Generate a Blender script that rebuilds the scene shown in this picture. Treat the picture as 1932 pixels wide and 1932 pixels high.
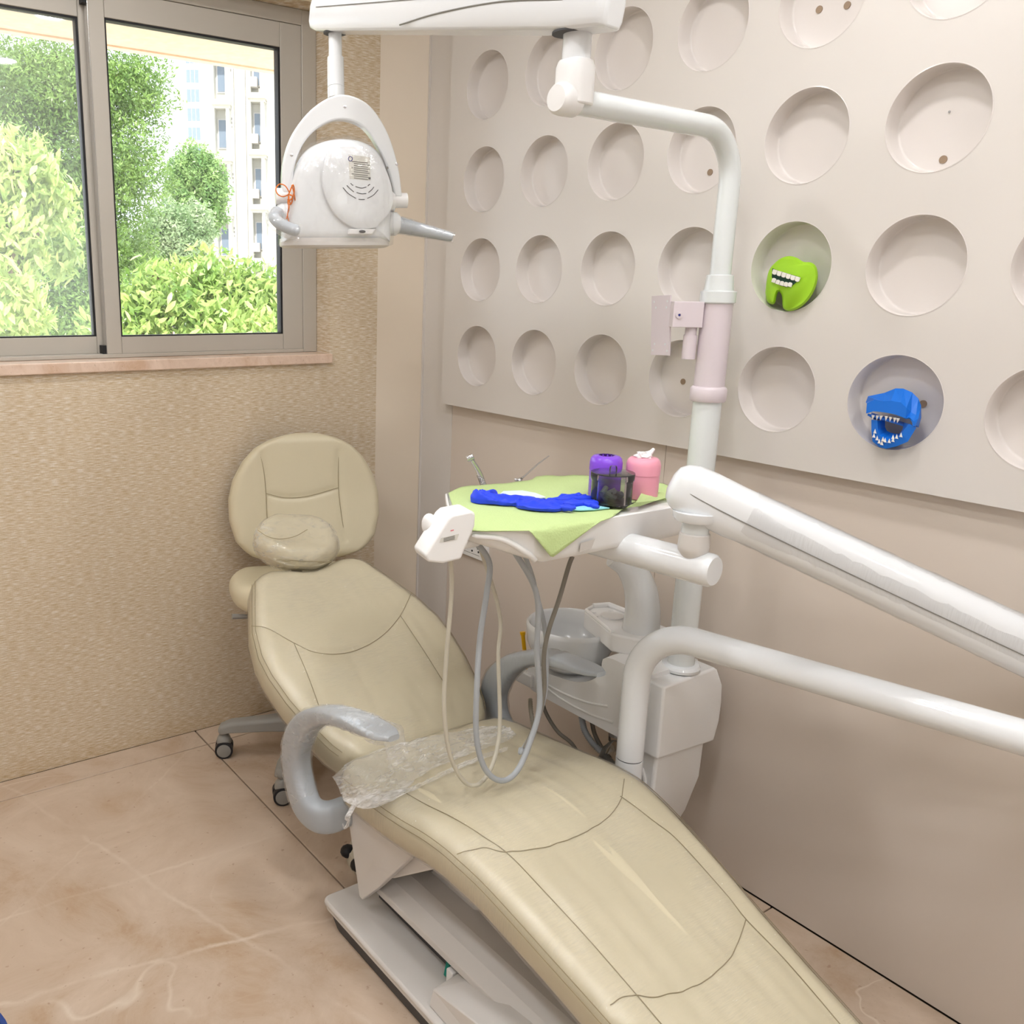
import bpy, bmesh, math, random
import numpy as np
from mathutils import Vector, Matrix, noise
random.seed(7)
for o in list(bpy.data.objects): bpy.data.objects.remove(o)
scene = bpy.context.scene
COL = scene.collection
PI = math.pi

# ------------------------------------------------------------------ camera
F_PX, CX, CY, W_PX = 1713.59, 713.16, 965.80, 1932.0
CAM = np.array([-1.90015, -2.73295, 1.50354])
ROT = np.array([[0.83641268, -0.54792925, 0.01368851],
                [-0.12152617, -0.20974655, -0.9701741],
                [0.53445788, 0.8098024, -0.24202242]])
cd = bpy.data.cameras.new('camera'); cam = bpy.data.objects.new('camera', cd); COL.objects.link(cam)
cd.sensor_width = 36.0; cd.sensor_fit = 'HORIZONTAL'; cd.lens = F_PX * 36.0 / W_PX
cd.shift_x = (W_PX / 2 - CX) / W_PX; cd.shift_y = (CY - W_PX / 2) / W_PX
cd.clip_start = 0.05; cd.clip_end = 500
m = Matrix.Identity(4)
for i in range(3):
    m[i][0] = ROT[0][i]; m[i][1] = -ROT[1][i]; m[i][2] = -ROT[2][i]; m[i][3] = CAM[i]
cam.matrix_world = m
scene.camera = cam

# ------------------------------------------------------------------ world, sun, exposure
wd = bpy.data.worlds.new('world'); scene.world = wd; wd.use_nodes = True
bg = wd.node_tree.nodes['Background']; bg.inputs[0].default_value = (0.86, 0.93, 1.0, 1); bg.inputs[1].default_value = 2.8
sd = bpy.data.lights.new('sun', 'SUN'); sun = bpy.data.objects.new('sun', sd); COL.objects.link(sun)
sd.energy = 6.0; sd.angle = 0.02; sd.color = (1.0, 0.95, 0.86)
sun.rotation_euler = Vector((0.30, 0.52, -0.80)).to_track_quat('-Z', 'Y').to_euler()
sun.location = (0, -2, 9)
scene.view_settings.view_transform = 'Standard'
scene.view_settings.look = 'None'
scene.view_settings.exposure = 0.10
scene.view_settings.gamma = 1.0
scene.view_settings.use_curve_mapping = False
LAMP = 119.0          # emission strength of the round ceiling downlights

# ------------------------------------------------------------------ pixel -> place
def ray(px, py):
    n = np.array([(px - CX) / F_PX, (py - CY) / F_PX, 1.0]); return ROT.T @ n
def at(px, py, ax, val):
    d = ray(px, py); s = (val - CAM[ax]) / d[ax]; return Vector(CAM + s * d)
def dep(px, py, depth):
    return Vector(CAM + ray(px, py) * depth)
def on_plane(px, py, p0, n):
    d = Vector(ray(px, py)); c = Vector(CAM); t = (Vector(p0) - c).dot(n) / d.dot(n); return c + d * t
def on_surf(px, py, zf):
    d = ray(px, py); lo, hi = 0.3, 4.0
    for _ in range(40):
        mid = (lo + hi) / 2; p = CAM + d * mid
        if p[2] > zf(p[0], p[1]): lo = mid
        else: hi = mid
    return Vector(CAM + d * lo)

# ------------------------------------------------------------------ materials
def lin(c):
    c = c / 255.0
    return c / 12.92 if c <= 0.04045 else ((c + 0.055) / 1.055) ** 2.4
def rgb(r, g, b): return (lin(r), lin(g), lin(b), 1.0)
MATS = {}
def pbr(name, col, rough=0.5, metal=0.0, coat=0.0, bump=None, var=None, trans=0.0, ior=1.45, spec=0.5, sss=0.0):
    mt = bpy.data.materials.new(name); mt.use_nodes = True
    nt = mt.node_tree; b = nt.nodes['Principled BSDF']
    b.inputs['Base Color'].default_value = col; b.inputs['Roughness'].default_value = rough
    b.inputs['Metallic'].default_value = metal; b.inputs['Coat Weight'].default_value = coat
    b.inputs['Coat Roughness'].default_value = 0.06
    b.inputs['IOR'].default_value = ior; b.inputs['Specular IOR Level'].default_value = spec
    b.inputs['Transmission Weight'].default_value = trans
    if sss:
        b.inputs['Subsurface Weight'].default_value = sss; b.inputs['Subsurface Radius'].default_value = (0.01, 0.01, 0.01)
    tc = nt.nodes.new('ShaderNodeTexCoord')
    sc, amt = var if var else (6.0, 0.03)
    nz = nt.nodes.new('ShaderNodeTexNoise'); nz.inputs['Scale'].default_value = sc; nz.inputs['Detail'].default_value = 4
    nt.links.new(tc.outputs['Object'], nz.inputs['Vector'])
    mp = nt.nodes.new('ShaderNodeMapRange'); mp.inputs[3].default_value = 1 - amt; mp.inputs[4].default_value = 1 + amt
    nt.links.new(nz.outputs['Fac'], mp.inputs[0])
    mx = nt.nodes.new('ShaderNodeMix'); mx.data_type = 'RGBA'; mx.blend_type = 'MULTIPLY'; mx.inputs[0].default_value = 1
    mx.inputs[6].default_value = col; nt.links.new(mp.outputs[0], mx.inputs[7])
    nt.links.new(mx.outputs[2], b.inputs['Base Color'])
    if bump:
        n2 = nt.nodes.new('ShaderNodeTexNoise'); n2.inputs['Scale'].default_value = bump[0]; n2.inputs['Detail'].default_value = 5
        nt.links.new(tc.outputs['Object'], n2.inputs['Vector'])
        bp = nt.nodes.new('ShaderNodeBump'); bp.inputs['Strength'].default_value = bump[1]; bp.inputs['Distance'].default_value = 0.01
        nt.links.new(n2.outputs['Fac'], bp.inputs['Height']); nt.links.new(bp.outputs[0], b.inputs['Normal'])
    MATS[name] = mt
    return mt
def N(nt, t, **k):
    n = nt.nodes.new(t)
    for a, v in k.items(): setattr(n, a, v)
    return n
def ramp(nt, stops):
    r = nt.nodes.new('ShaderNodeValToRGB'); e = r.color_ramp.elements
    while len(e) < len(stops): e.new(0.5)
    for i, (p, c) in enumerate(stops): e[i].position = p; e[i].color = c if len(c) == 4 else (*c, 1)
    return r

def mat_wallpaper():
    mt = pbr('woven_wallpaper', rgb(206, 190, 165), 0.75); nt = mt.node_tree; b = nt.nodes['Principled BSDF']; L = nt.links
    tc = N(nt, 'ShaderNodeTexCoord')
    def streak(sx, sz, detail=2):
        mp = N(nt, 'ShaderNodeMapping'); mp.inputs['Scale'].default_value = (sx, 30, sz); L.new(tc.outputs['Object'], mp.inputs[0])
        nz = N(nt, 'ShaderNodeTexNoise'); nz.inputs['Scale'].default_value = 1; nz.inputs['Detail'].default_value = detail; L.new(mp.outputs[0], nz.inputs['Vector']); return nz
    a = streak(38, 420, 3); c = streak(330, 150); d = streak(420, 60)
    r1 = ramp(nt, [(0.32, rgb(196, 172, 137)), (0.5, rgb(213, 195, 167)), (0.64, rgb(229, 219, 206))]); L.new(a.outputs['Fac'], r1.inputs[0])
    r2 = ramp(nt, [(0.3, (0.90, 0.87, 0.80, 1)), (0.55, (1, 1, 1, 1)), (0.75, (1.12, 1.12, 1.14, 1))]); L.new(c.outputs['Fac'], r2.inputs[0])
    mx = N(nt, 'ShaderNodeMix', data_type='RGBA', blend_type='MULTIPLY'); mx.inputs[0].default_value = 0.55
    L.new(r1.outputs[0], mx.inputs[6]); L.new(r2.outputs[0], mx.inputs[7])
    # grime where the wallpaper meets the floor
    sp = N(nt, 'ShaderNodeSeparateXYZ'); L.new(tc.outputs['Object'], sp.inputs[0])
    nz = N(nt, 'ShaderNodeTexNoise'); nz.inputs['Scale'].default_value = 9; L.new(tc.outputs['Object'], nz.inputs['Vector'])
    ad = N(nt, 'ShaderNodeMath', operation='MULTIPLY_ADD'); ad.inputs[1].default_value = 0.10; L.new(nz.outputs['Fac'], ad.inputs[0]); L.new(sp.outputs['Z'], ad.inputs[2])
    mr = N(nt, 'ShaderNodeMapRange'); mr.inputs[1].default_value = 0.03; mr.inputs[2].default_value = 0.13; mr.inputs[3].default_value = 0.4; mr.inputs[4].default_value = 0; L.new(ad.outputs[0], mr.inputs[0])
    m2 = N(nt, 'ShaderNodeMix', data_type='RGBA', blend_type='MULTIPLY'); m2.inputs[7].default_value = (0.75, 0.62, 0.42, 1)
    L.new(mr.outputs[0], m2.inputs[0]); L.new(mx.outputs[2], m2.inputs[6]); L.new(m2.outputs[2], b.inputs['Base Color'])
    bp = N(nt, 'ShaderNodeBump'); bp.inputs['Strength'].default_value = 0.5; bp.inputs['Distance'].default_value = 0.002
    L.new(a.outputs['Fac'], bp.inputs['Height']); L.new(bp.outputs[0], b.inputs['Normal'])
    return mt
def mat_marble(name, base=(205, 182, 158), sc=1.0, rough=0.30):
    mt = pbr(name, rgb(*base), rough, spec=0.4); nt = mt.node_tree; b = nt.nodes['Principled BSDF']; L = nt.links
    tc = N(nt, 'ShaderNodeTexCoord'); mp = N(nt, 'ShaderNodeMapping'); mp.inputs['Scale'].default_value = (sc, sc, sc); L.new(tc.outputs['Object'], mp.inputs[0])
    def nz(s, d=6, dist=0.0, ro=0.55):
        n = N(nt, 'ShaderNodeTexNoise'); n.inputs['Scale'].default_value = s; n.inputs['Detail'].default_value = d; n.inputs['Distortion'].default_value = dist
        n.inputs['Roughness'].default_value = ro; L.new(mp.outputs[0], n.inputs['Vector']); return n
    k = [b_ / 205.0 for b_ in (205, 205, 205)]
    cl = nz(3.4, 10, 0.9, 0.68)
    r = ramp(nt, [(0.33, rgb(base[0] - 14, base[1] - 20, base[2] - 26)), (0.48, rgb(*base)), (0.70, rgb(base[0] + 14, base[1] + 16, base[2] + 18))]); L.new(cl.outputs['Fac'], r.inputs[0])
    # broad pale veins
    v = nz(1.05, 3, 1.3, 0.45); ms = N(nt, 'ShaderNodeMath', operation='SUBTRACT'); ms.inputs[1].default_value = 0.5; L.new(v.outputs['Fac'], ms.inputs[0])
    ab = N(nt, 'ShaderNodeMath', operation='ABSOLUTE'); L.new(ms.outputs[0], ab.inputs[0])
    vr = N(nt, 'ShaderNodeMapRange'); vr.inputs[1].default_value = 0.0; vr.inputs[2].default_value = 0.005; vr.inputs[3].default_value = 0.5; vr.inputs[4].default_value = 0; L.new(ab.outputs[0], vr.inputs[0])
    gate = nz(1.7, 2); gr = N(nt, 'ShaderNodeMapRange'); gr.inputs[1].default_value = 0.48; gr.inputs[2].default_value = 0.62; L.new(gate.outputs['Fac'], gr.inputs[0])
    mm = N(nt, 'ShaderNodeMath', operation='MULTIPLY'); L.new(vr.outputs[0], mm.inputs[0]); L.new(gr.outputs[0], mm.inputs[1])
    mx = N(nt, 'ShaderNodeMix', data_type='RGBA'); mx.inputs[7].default_value = rgb(233, 222, 206); L.new(mm.outputs[0], mx.inputs[0]); L.new(r.outputs[0], mx.inputs[6])
    if name == 'cream_marble':
        # long straight veins crossing the slabs
        wob = nz(3.2, 6, 0, .6); vg = nz(4.5, 3); vgr = N(nt, 'ShaderNodeMapRange'); vgr.inputs[1].default_value = .36; vgr.inputs[2].default_value = .62; L.new(vg.outputs['Fac'], vgr.inputs[0]); sx = N(nt, 'ShaderNodeSeparateXYZ'); L.new(tc.outputs['Object'], sx.inputs[0])
        for a_, b_, c_, wd, am, st in ((.20, 1, -1.215, .012, .10, .75), (.05, 1, -.70, .010, .08, .45), (-.62, .78, .52, .008, .10, .25), (.95, .30, -1.35, .012, .10, .5), (.10, 1, -2.55, .012, .12, .5), (-.8, .6, 1.55, .012, .1, .4), (.75, .65, -.62, .006, .12, .3), (.9, -.4, .55, .006, .06, .5)):
            m1 = N(nt, 'ShaderNodeMath', operation='MULTIPLY_ADD'); m1.inputs[1].default_value = a_; m1.inputs[2].default_value = -c_; L.new(sx.outputs['X'], m1.inputs[0])
            m2 = N(nt, 'ShaderNodeMath', operation='MULTIPLY_ADD'); m2.inputs[1].default_value = b_; L.new(sx.outputs['Y'], m2.inputs[0]); L.new(m1.outputs[0], m2.inputs[2])
            m3_ = N(nt, 'ShaderNodeMath', operation='MULTIPLY_ADD'); m3_.inputs[1].default_value = am; L.new(wob.outputs['Fac'], m3_.inputs[0]); L.new(m2.outputs[0], m3_.inputs[2])
            m4_ = N(nt, 'ShaderNodeMath', operation='ABSOLUTE'); L.new(m3_.outputs[0], m4_.inputs[0])
            mr_ = N(nt, 'ShaderNodeMapRange'); mr_.inputs[1].default_value = 0; mr_.inputs[2].default_value = wd * .8; mr_.inputs[3].default_value = st; mr_.inputs[4].default_value = 0; L.new(m4_.outputs[0], mr_.inputs[0])
            mg = N(nt, 'ShaderNodeMath', operation='MULTIPLY'); L.new(mr_.outputs[0], mg.inputs[0]); L.new(vgr.outputs[0], mg.inputs[1])
            nx = N(nt, 'ShaderNodeMix', data_type='RGBA'); nx.inputs[7].default_value = rgb(222, 208, 192); L.new(mg.outputs[0], nx.inputs[0]); L.new(mx.outputs[2], nx.inputs[6]); mx = nx
    # fine dark cracks and specks
    v2 = nz(2.3, 4, 2.2); s2 = N(nt, 'ShaderNodeMath', operation='SUBTRACT'); s2.inputs[1].default_value = 0.5; L.new(v2.outputs['Fac'], s2.inputs[0])
    a2 = N(nt, 'ShaderNodeMath', operation='ABSOLUTE'); L.new(s2.outputs[0], a2.inputs[0])
    q2 = N(nt, 'ShaderNodeMapRange'); q2.inputs[1].default_value = 0; q2.inputs[2].default_value = 0.0016; q2.inputs[3].default_value = 0.35; q2.inputs[4].default_value = 0; L.new(a2.outputs[0], q2.inputs[0])
    g2 = nz(1.3, 2); h2 = N(nt, 'ShaderNodeMapRange'); h2.inputs[1].default_value = 0.56; h2.inputs[2].default_value = 0.6; L.new(g2.outputs['Fac'], h2.inputs[0])
    k2 = N(nt, 'ShaderNodeMath', operation='MULTIPLY'); L.new(q2.outputs[0], k2.inputs[0]); L.new(h2.outputs[0], k2.inputs[1])
    m3 = N(nt, 'ShaderNodeMix', data_type='RGBA'); m3.inputs[7].default_value = rgb(110, 84, 66); L.new(k2.outputs[0], m3.inputs[0]); L.new(mx.outputs[2], m3.inputs[6])
    sp = nz(55, 2); sr = N(nt, 'ShaderNodeMapRange'); sr.inputs[1].default_value = 0.67; sr.inputs[2].default_value = 0.74; sr.inputs[4].default_value = 0.45; L.new(sp.outputs['Fac'], sr.inputs[0])
    m4 = N(nt, 'ShaderNodeMix', data_type='RGBA'); m4.inputs[7].default_value = rgb(150, 116, 92); L.new(sr.outputs[0], m4.inputs[0]); L.new(m3.outputs[2], m4.inputs[6])
    L.new(m4.outputs[2], b.inputs['Base Color'])
    return mt
def mat_leather():
    mt = pbr('cream_leather', rgb(213, 203, 175), 0.32, spec=0.45); nt = mt.node_tree; b = nt.nodes['Principled BSDF']; L = nt.links
    tc = N(nt, 'ShaderNodeTexCoord')
    v = N(nt, 'ShaderNodeTexVoronoi'); v.inputs['Scale'].default_value = 420; L.new(tc.outputs['Object'], v.inputs['Vector'])
    n2 = N(nt, 'ShaderNodeTexNoise'); n2.inputs['Scale'].default_value = 9; n2.inputs['Detail'].default_value = 3; L.new(tc.outputs['Object'], n2.inputs['Vector'])
    ad = N(nt, 'ShaderNodeMath', operation='MULTIPLY_ADD'); ad.inputs[1].default_value = 0.03; L.new(v.outputs['Distance'], ad.inputs[0]); L.new(n2.outputs['Fac'], ad.inputs[2])
    bp = N(nt, 'ShaderNodeBump'); bp.inputs['Strength'].default_value = 0.25; bp.inputs['Distance'].default_value = 0.01; L.new(ad.outputs[0], bp.inputs['Height']); L.new(bp.outputs[0], b.inputs['Normal'])
    return mt
def mat_film(name, base, streak, scale, stretch, rough=0.10, rot=0.5, bump=0.25, cap=0.16):
    # clear cling film: mostly transparent, shiny, with stretched creases, their glints partly painted in as white streaks
    mt = bpy.data.materials.new(name); mt.use_nodes = True; nt = mt.node_tree; L = nt.links
    for n in list(nt.nodes): nt.nodes.remove(n)
    out = N(nt, 'ShaderNodeOutputMaterial'); tr = N(nt, 'ShaderNodeBsdfTransparent'); gl = N(nt, 'ShaderNodeBsdfGlossy'); gl.inputs['Roughness'].default_value = rough
    df = N(nt, 'ShaderNodeBsdfDiffuse'); df.inputs[0].default_value = (0.95, 0.95, 0.95, 1); tl = N(nt, 'ShaderNodeBsdfTranslucent'); tl.inputs[0].default_value = (0.95, 0.95, 0.95, 1)
    dm = N(nt, 'ShaderNodeMixShader'); dm.inputs[0].default_value = 0.4; L.new(df.outputs[0], dm.inputs[1]); L.new(tl.outputs[0], dm.inputs[2])
    tc = N(nt, 'ShaderNodeTexCoord'); mp = N(nt, 'ShaderNodeMapping'); mp.inputs['Scale'].default_value = stretch; mp.inputs['Rotation'].default_value = (0.0, 0.0, rot); L.new(tc.outputs['Object'], mp.inputs[0])
    nz = N(nt, 'ShaderNodeTexNoise'); nz.inputs['Scale'].default_value = scale; nz.inputs['Detail'].default_value = 4; nz.inputs['Distortion'].default_value = 0.5; L.new(mp.outputs[0], nz.inputs['Vector'])
    bp = N(nt, 'ShaderNodeBump'); bp.inputs['Strength'].default_value = bump; bp.inputs['Distance'].default_value = 0.004; L.new(nz.outputs['Fac'], bp.inputs['Height'])
    L.new(bp.outputs[0], gl.inputs['Normal'])
    fr = N(nt, 'ShaderNodeFresnel'); fr.inputs['IOR'].default_value = 1.5
    mn = N(nt, 'ShaderNodeMath', operation='MINIMUM'); mn.inputs[1].default_value = cap; mn0 = N(nt, 'ShaderNodeMath', operation='ADD'); mn0.inputs[1].default_value = 0.05; L.new(fr.outputs[0], mn0.inputs[0]); L.new(mn0.outputs[0], mn.inputs[0])
    m1 = N(nt, 'ShaderNodeMixShader'); L.new(mn.outputs[0], m1.inputs[0]); L.new(tr.outputs[0], m1.inputs[1]); L.new(gl.outputs[0], m1.inputs[2])
    big = N(nt, 'ShaderNodeTexNoise'); big.inputs['Scale'].default_value = 7; L.new(tc.outputs['Object'], big.inputs['Vector'])
    ml = N(nt, 'ShaderNodeMath', operation='MULTIPLY'); L.new(nz.outputs['Fac'], ml.inputs[0]); L.new(big.outputs['Fac'], ml.inputs[1])
    mr = N(nt, 'ShaderNodeMapRange'); mr.inputs[1].default_value = 0.24; mr.inputs[2].default_value = 0.44; mr.inputs[3].default_value = base; mr.inputs[4].default_value = streak; L.new(ml.outputs[0], mr.inputs[0])
    m2 = N(nt, 'ShaderNodeMixShader'); L.new(mr.outputs[0], m2.inputs[0]); L.new(m1.outputs[0], m2.inputs[1]); L.new(dm.outputs[0], m2.inputs[2])
    L.new(m2.outputs[0], out.inputs[0]); MATS[name] = mt
    return mt
def mat_glass(name, refl=0.06, tint=(1, 1, 1, 1)):
    mt = bpy.data.materials.new(name); mt.use_nodes = True; nt = mt.node_tree; L = nt.links
    for n in list(nt.nodes): nt.nodes.remove(n)
    out = N(nt, 'ShaderNodeOutputMaterial'); tr = N(nt, 'ShaderNodeBsdfTransparent'); tr.inputs[0].default_value = tint
    gl = N(nt, 'ShaderNodeBsdfGlossy'); gl.inputs['Roughness'].default_value = 0.02
    fr = N(nt, 'ShaderNodeFresnel'); fr.inputs['IOR'].default_value = 1.45
    nz = N(nt, 'ShaderNodeTexNoise'); nz.inputs['Scale'].default_value = 1.5
    mr = N(nt, 'ShaderNodeMapRange'); mr.inputs[3].default_value = 0.0; mr.inputs[4].default_value = refl; L.new(nz.outputs['Fac'], mr.inputs[0])
    df = N(nt, 'ShaderNodeBsdfTranslucent'); df.inputs[0].default_value = (0.9, 0.95, 0.95, 1)
    m1 = N(nt, 'ShaderNodeMixShader'); L.new(fr.outputs[0], m1.inputs[0]); L.new(tr.outputs[0], m1.inputs[1]); L.new(gl.outputs[0], m1.inputs[2])
    m2 = N(nt, 'ShaderNodeMixShader'); L.new(mr.outputs[0], m2.inputs[0]); L.new(m1.outputs[0], m2.inputs[1]); L.new(df.outputs[0], m2.inputs[2])
    L.new(m2.outputs[0], out.inputs[0]); MATS[name] = mt
    return mt
def mat_leaf(name, c1, c2, tl=0.35):
    mt = bpy.data.materials.new(name); mt.use_nodes = True; nt = mt.node_tree; L = nt.links
    b = nt.nodes['Principled BSDF']; b.inputs['Roughness'].default_value = 0.35
    oi = N(nt, 'ShaderNodeObjectInfo'); tc = N(nt, 'ShaderNodeTexCoord'); nz = N(nt, 'ShaderNodeTexNoise'); nz.inputs['Scale'].default_value = 3.0; L.new(tc.outputs['Object'], nz.inputs['Vector'])
    ad = N(nt, 'ShaderNodeMath', operation='MULTIPLY_ADD'); ad.inputs[1].default_value = 0.5; L.new(oi.outputs['Random'], ad.inputs[0]); L.new(nz.outputs['Fac'], ad.inputs[2])
    r = ramp(nt, [(0.35, c1), (0.95, c2)]); L.new(ad.outputs[0], r.inputs[0]); L.new(r.outputs[0], b.inputs['Base Color'])
    t = N(nt, 'ShaderNodeBsdfTranslucent'); L.new(r.outputs[0], t.inputs[0])
    mx = N(nt, 'ShaderNodeMixShader'); mx.inputs[0].default_value = tl; L.new(b.outputs[0], mx.inputs[1]); L.new(t.outputs[0], mx.inputs[2])
    L.new(mx.outputs[0], nt.nodes['Material Output'].inputs[0]); MATS[name] = mt
    return mt

M_WP = mat_wallpaper()
M_FLOOR = mat_marble('cream_marble', (194, 173, 152))
M_SILL = mat_marble('sill_marble', (222, 196, 176), 3.0, 0.25)
M_GROUT = pbr('dark_grout', rgb(70, 56, 44), 0.9, var=(30, 0.2))
M_PANEL = pbr('satin_laminate', rgb(218, 212, 206), 0.24, spec=0.4, var=(1.2, 0.012))
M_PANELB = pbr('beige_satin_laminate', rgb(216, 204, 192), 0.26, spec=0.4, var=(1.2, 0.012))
M_TRIM = pbr('beige_laminate', rgb(219, 205, 186), 0.30, spec=0.4)
M_CUP = pbr('glossy_cup_enamel', rgb(221, 214, 209), 0.16, spec=0.5)
M_PLUG = pbr('brown_plug', rgb(150, 128, 106), 0.5)
M_CEIL = pbr('ceiling_paint', rgb(244, 243, 240), 0.8)
M_WALLP = pbr('painted_wall', rgb(236, 233, 229), 0.6)
M_ALU = pbr('grey_aluminium_paint', rgb(190, 184, 174), 0.38, metal=0.15)
M_ALU2 = pbr('bare_aluminium', rgb(200, 198, 196), 0.2, metal=0.9)
M_GASKET = pbr('black_gasket', rgb(22, 22, 26), 0.5)
M_GLASS = mat_glass('window_glass', 0.015)
M_GLASS2 = mat_glass('reflection_veil_glass', 0.16)  # left pane: reflected haze mixed in as a pale veil
M_WHITE = pbr('white_enamel', rgb(230, 232, 234), 0.22, coat=0.3)
M_WHITE2 = pbr('satin_white_plastic', rgb(239, 238, 237), 0.32)
M_GREYW = pbr('warm_white_plastic', rgb(216, 212, 208), 0.38)
M_TUBE = pbr('pale_grey_enamel', rgb(222, 226, 226), 0.2, coat=0.3)
M_PINKW = pbr('pinkish_white_paint', rgb(218, 206, 211), 0.4, bump=(40, 0.05))
M_LEATH = mat_leather()
M_THREAD = pbr('dark_seam_thread', rgb(150, 136, 104), 0.8)  # dark thread for cushion seams and stitching
M_GREY = pbr('blue_grey_plastic', rgb(176, 182, 188), 0.35)
M_STGREY = pbr('stool_grey_plastic', rgb(150, 148, 143), 0.4)
M_DARK = pbr('dark_rubber', rgb(72, 72, 74), 0.6)
M_BLACK = pbr('black_plastic', rgb(28, 28, 34), 0.45)
M_HOSEG = pbr('grey_hose', rgb(168, 172, 176), 0.4)
M_HOSEC = pbr('cream_hose', rgb(196, 190, 174), 0.4)
M_HOSED = pbr('dark_grey_hose', rgb(128, 122, 112), 0.5)
M_STEEL = pbr('brushed_steel', rgb(205, 205, 208), 0.22, metal=1.0)
M_NAP = pbr('green_napkin_paper', rgb(198, 219, 152), 0.85, bump=(260, 0.25))
M_GLOVE = pbr('blue_nitrile', rgb(32, 66, 232), 0.5, bump=(60, 0.1))
M_TISSUE = pbr('white_tissue', rgb(222, 236, 242), 0.9)
M_TISSUEB = pbr('aqua_tissue', rgb(150, 216, 226), 0.9)
M_PURPLE = pbr('purple_plastic', rgb(136, 78, 222), 0.25, coat=0.3)
M_PINK = pbr('pink_plastic', rgb(246, 166, 186), 0.3, coat=0.2)
M_COTTON = pbr('cotton_wool', rgb(250, 246, 246), 1.0, bump=(120, 0.6))
M_SMOKE = mat_glass('smoked_acrylic', 0.05, (.88, .865, .90, 1))
M_CRUD = pbr('canister_contents', rgb(104, 110, 104), 0.7, var=(40, 0.5))
M_CRUDB = pbr('canister_base', rgb(60, 36, 26), 0.4)
M_YELLOW = pbr('yellow_plastic', rgb(246, 190, 22), 0.35)
M_ORANGE = pbr('orange_string', rgb(224, 122, 46), 0.8, bump=(300, 0.4))
M_GREEN = pbr('lime_green_clay', rgb(160, 212, 40), 0.55)
M_GREEND = pbr('mouth_dark_green', rgb(8, 56, 40), 0.6)
M_TEETH = pbr('toy_tooth_white', rgb(236, 232, 222), 0.45)
M_BLUE = pbr('blue_toy_plastic', rgb(18, 112, 216), 0.4)
M_BOTTLE = mat_glass('grey_bottle_glass', 0.12, (.88, .85, .80, 1))
M_TEAL = pbr('teal_rocker', rgb(0, 128, 112), 0.35)
M_NAVY = pbr('navy_plastic', rgb(30, 62, 130), 0.5)
M_STICK = pbr('sticker_paper', rgb(216, 214, 206), 0.5)
M_PRINT = pbr('grey_print', rgb(130, 128, 122), 0.7)
M_INK = pbr('blue_print', rgb(52, 56, 140), 0.6)
M_RED = pbr('red_print', rgb(226, 130, 140), 0.6)
M_FILM = mat_film('cling_film', 0.0, 0.12, 8.0, (5, 70, 5), 0.14, 0.5, 0.55, 0.34)
M_FILM2 = mat_film('crumpled_film', 0.24, 0.90, 26.0, (1, 3, 2), 0.10, 0.4, 0.6)
M_FILM3 = mat_film('sleeve_film', 0.06, 0.42, 34.0, (1, 1, 2.5), 0.10, 0.6, 0.5)
M_FILMW = mat_film('head_film', 0.0, 0.10, 30.0, (1.5, 1.5, 1), 0.07, 0.0, 0.5)
M_SOFF = pbr('peach_stone', rgb(250, 222, 196), 0.9, bump=(30, 0.5), var=(38, 0.22))
M_BLDG = pbr('white_render', rgb(204, 202, 194), 0.9, var=(0.4, 0.05))
M_BLDG2 = pbr('tower_paint', rgb(232, 222, 212), 0.9)
M_WPANE = pbr('far_window_glass', rgb(120, 134, 150), 0.15)
M_GRND = pbr('courtyard_paving', rgb(196, 190, 176), 0.9, var=(0.5, 0.1))
M_BARK = pbr('tree_bark', rgb(108, 88, 66), 0.9, bump=(12, 0.6))
M_LF1 = mat_leaf('fine_leaf', rgb(62, 104, 44), rgb(150, 180, 92))
M_LF2 = mat_leaf('broad_leaf', rgb(112, 158, 66), rgb(214, 224, 140))
M_LF3 = mat_leaf('silver_leaf', rgb(128, 158, 104), rgb(206, 216, 180))
M_LF4 = mat_leaf('mid_leaf', rgb(84, 130, 66), rgb(168, 196, 120))

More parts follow.
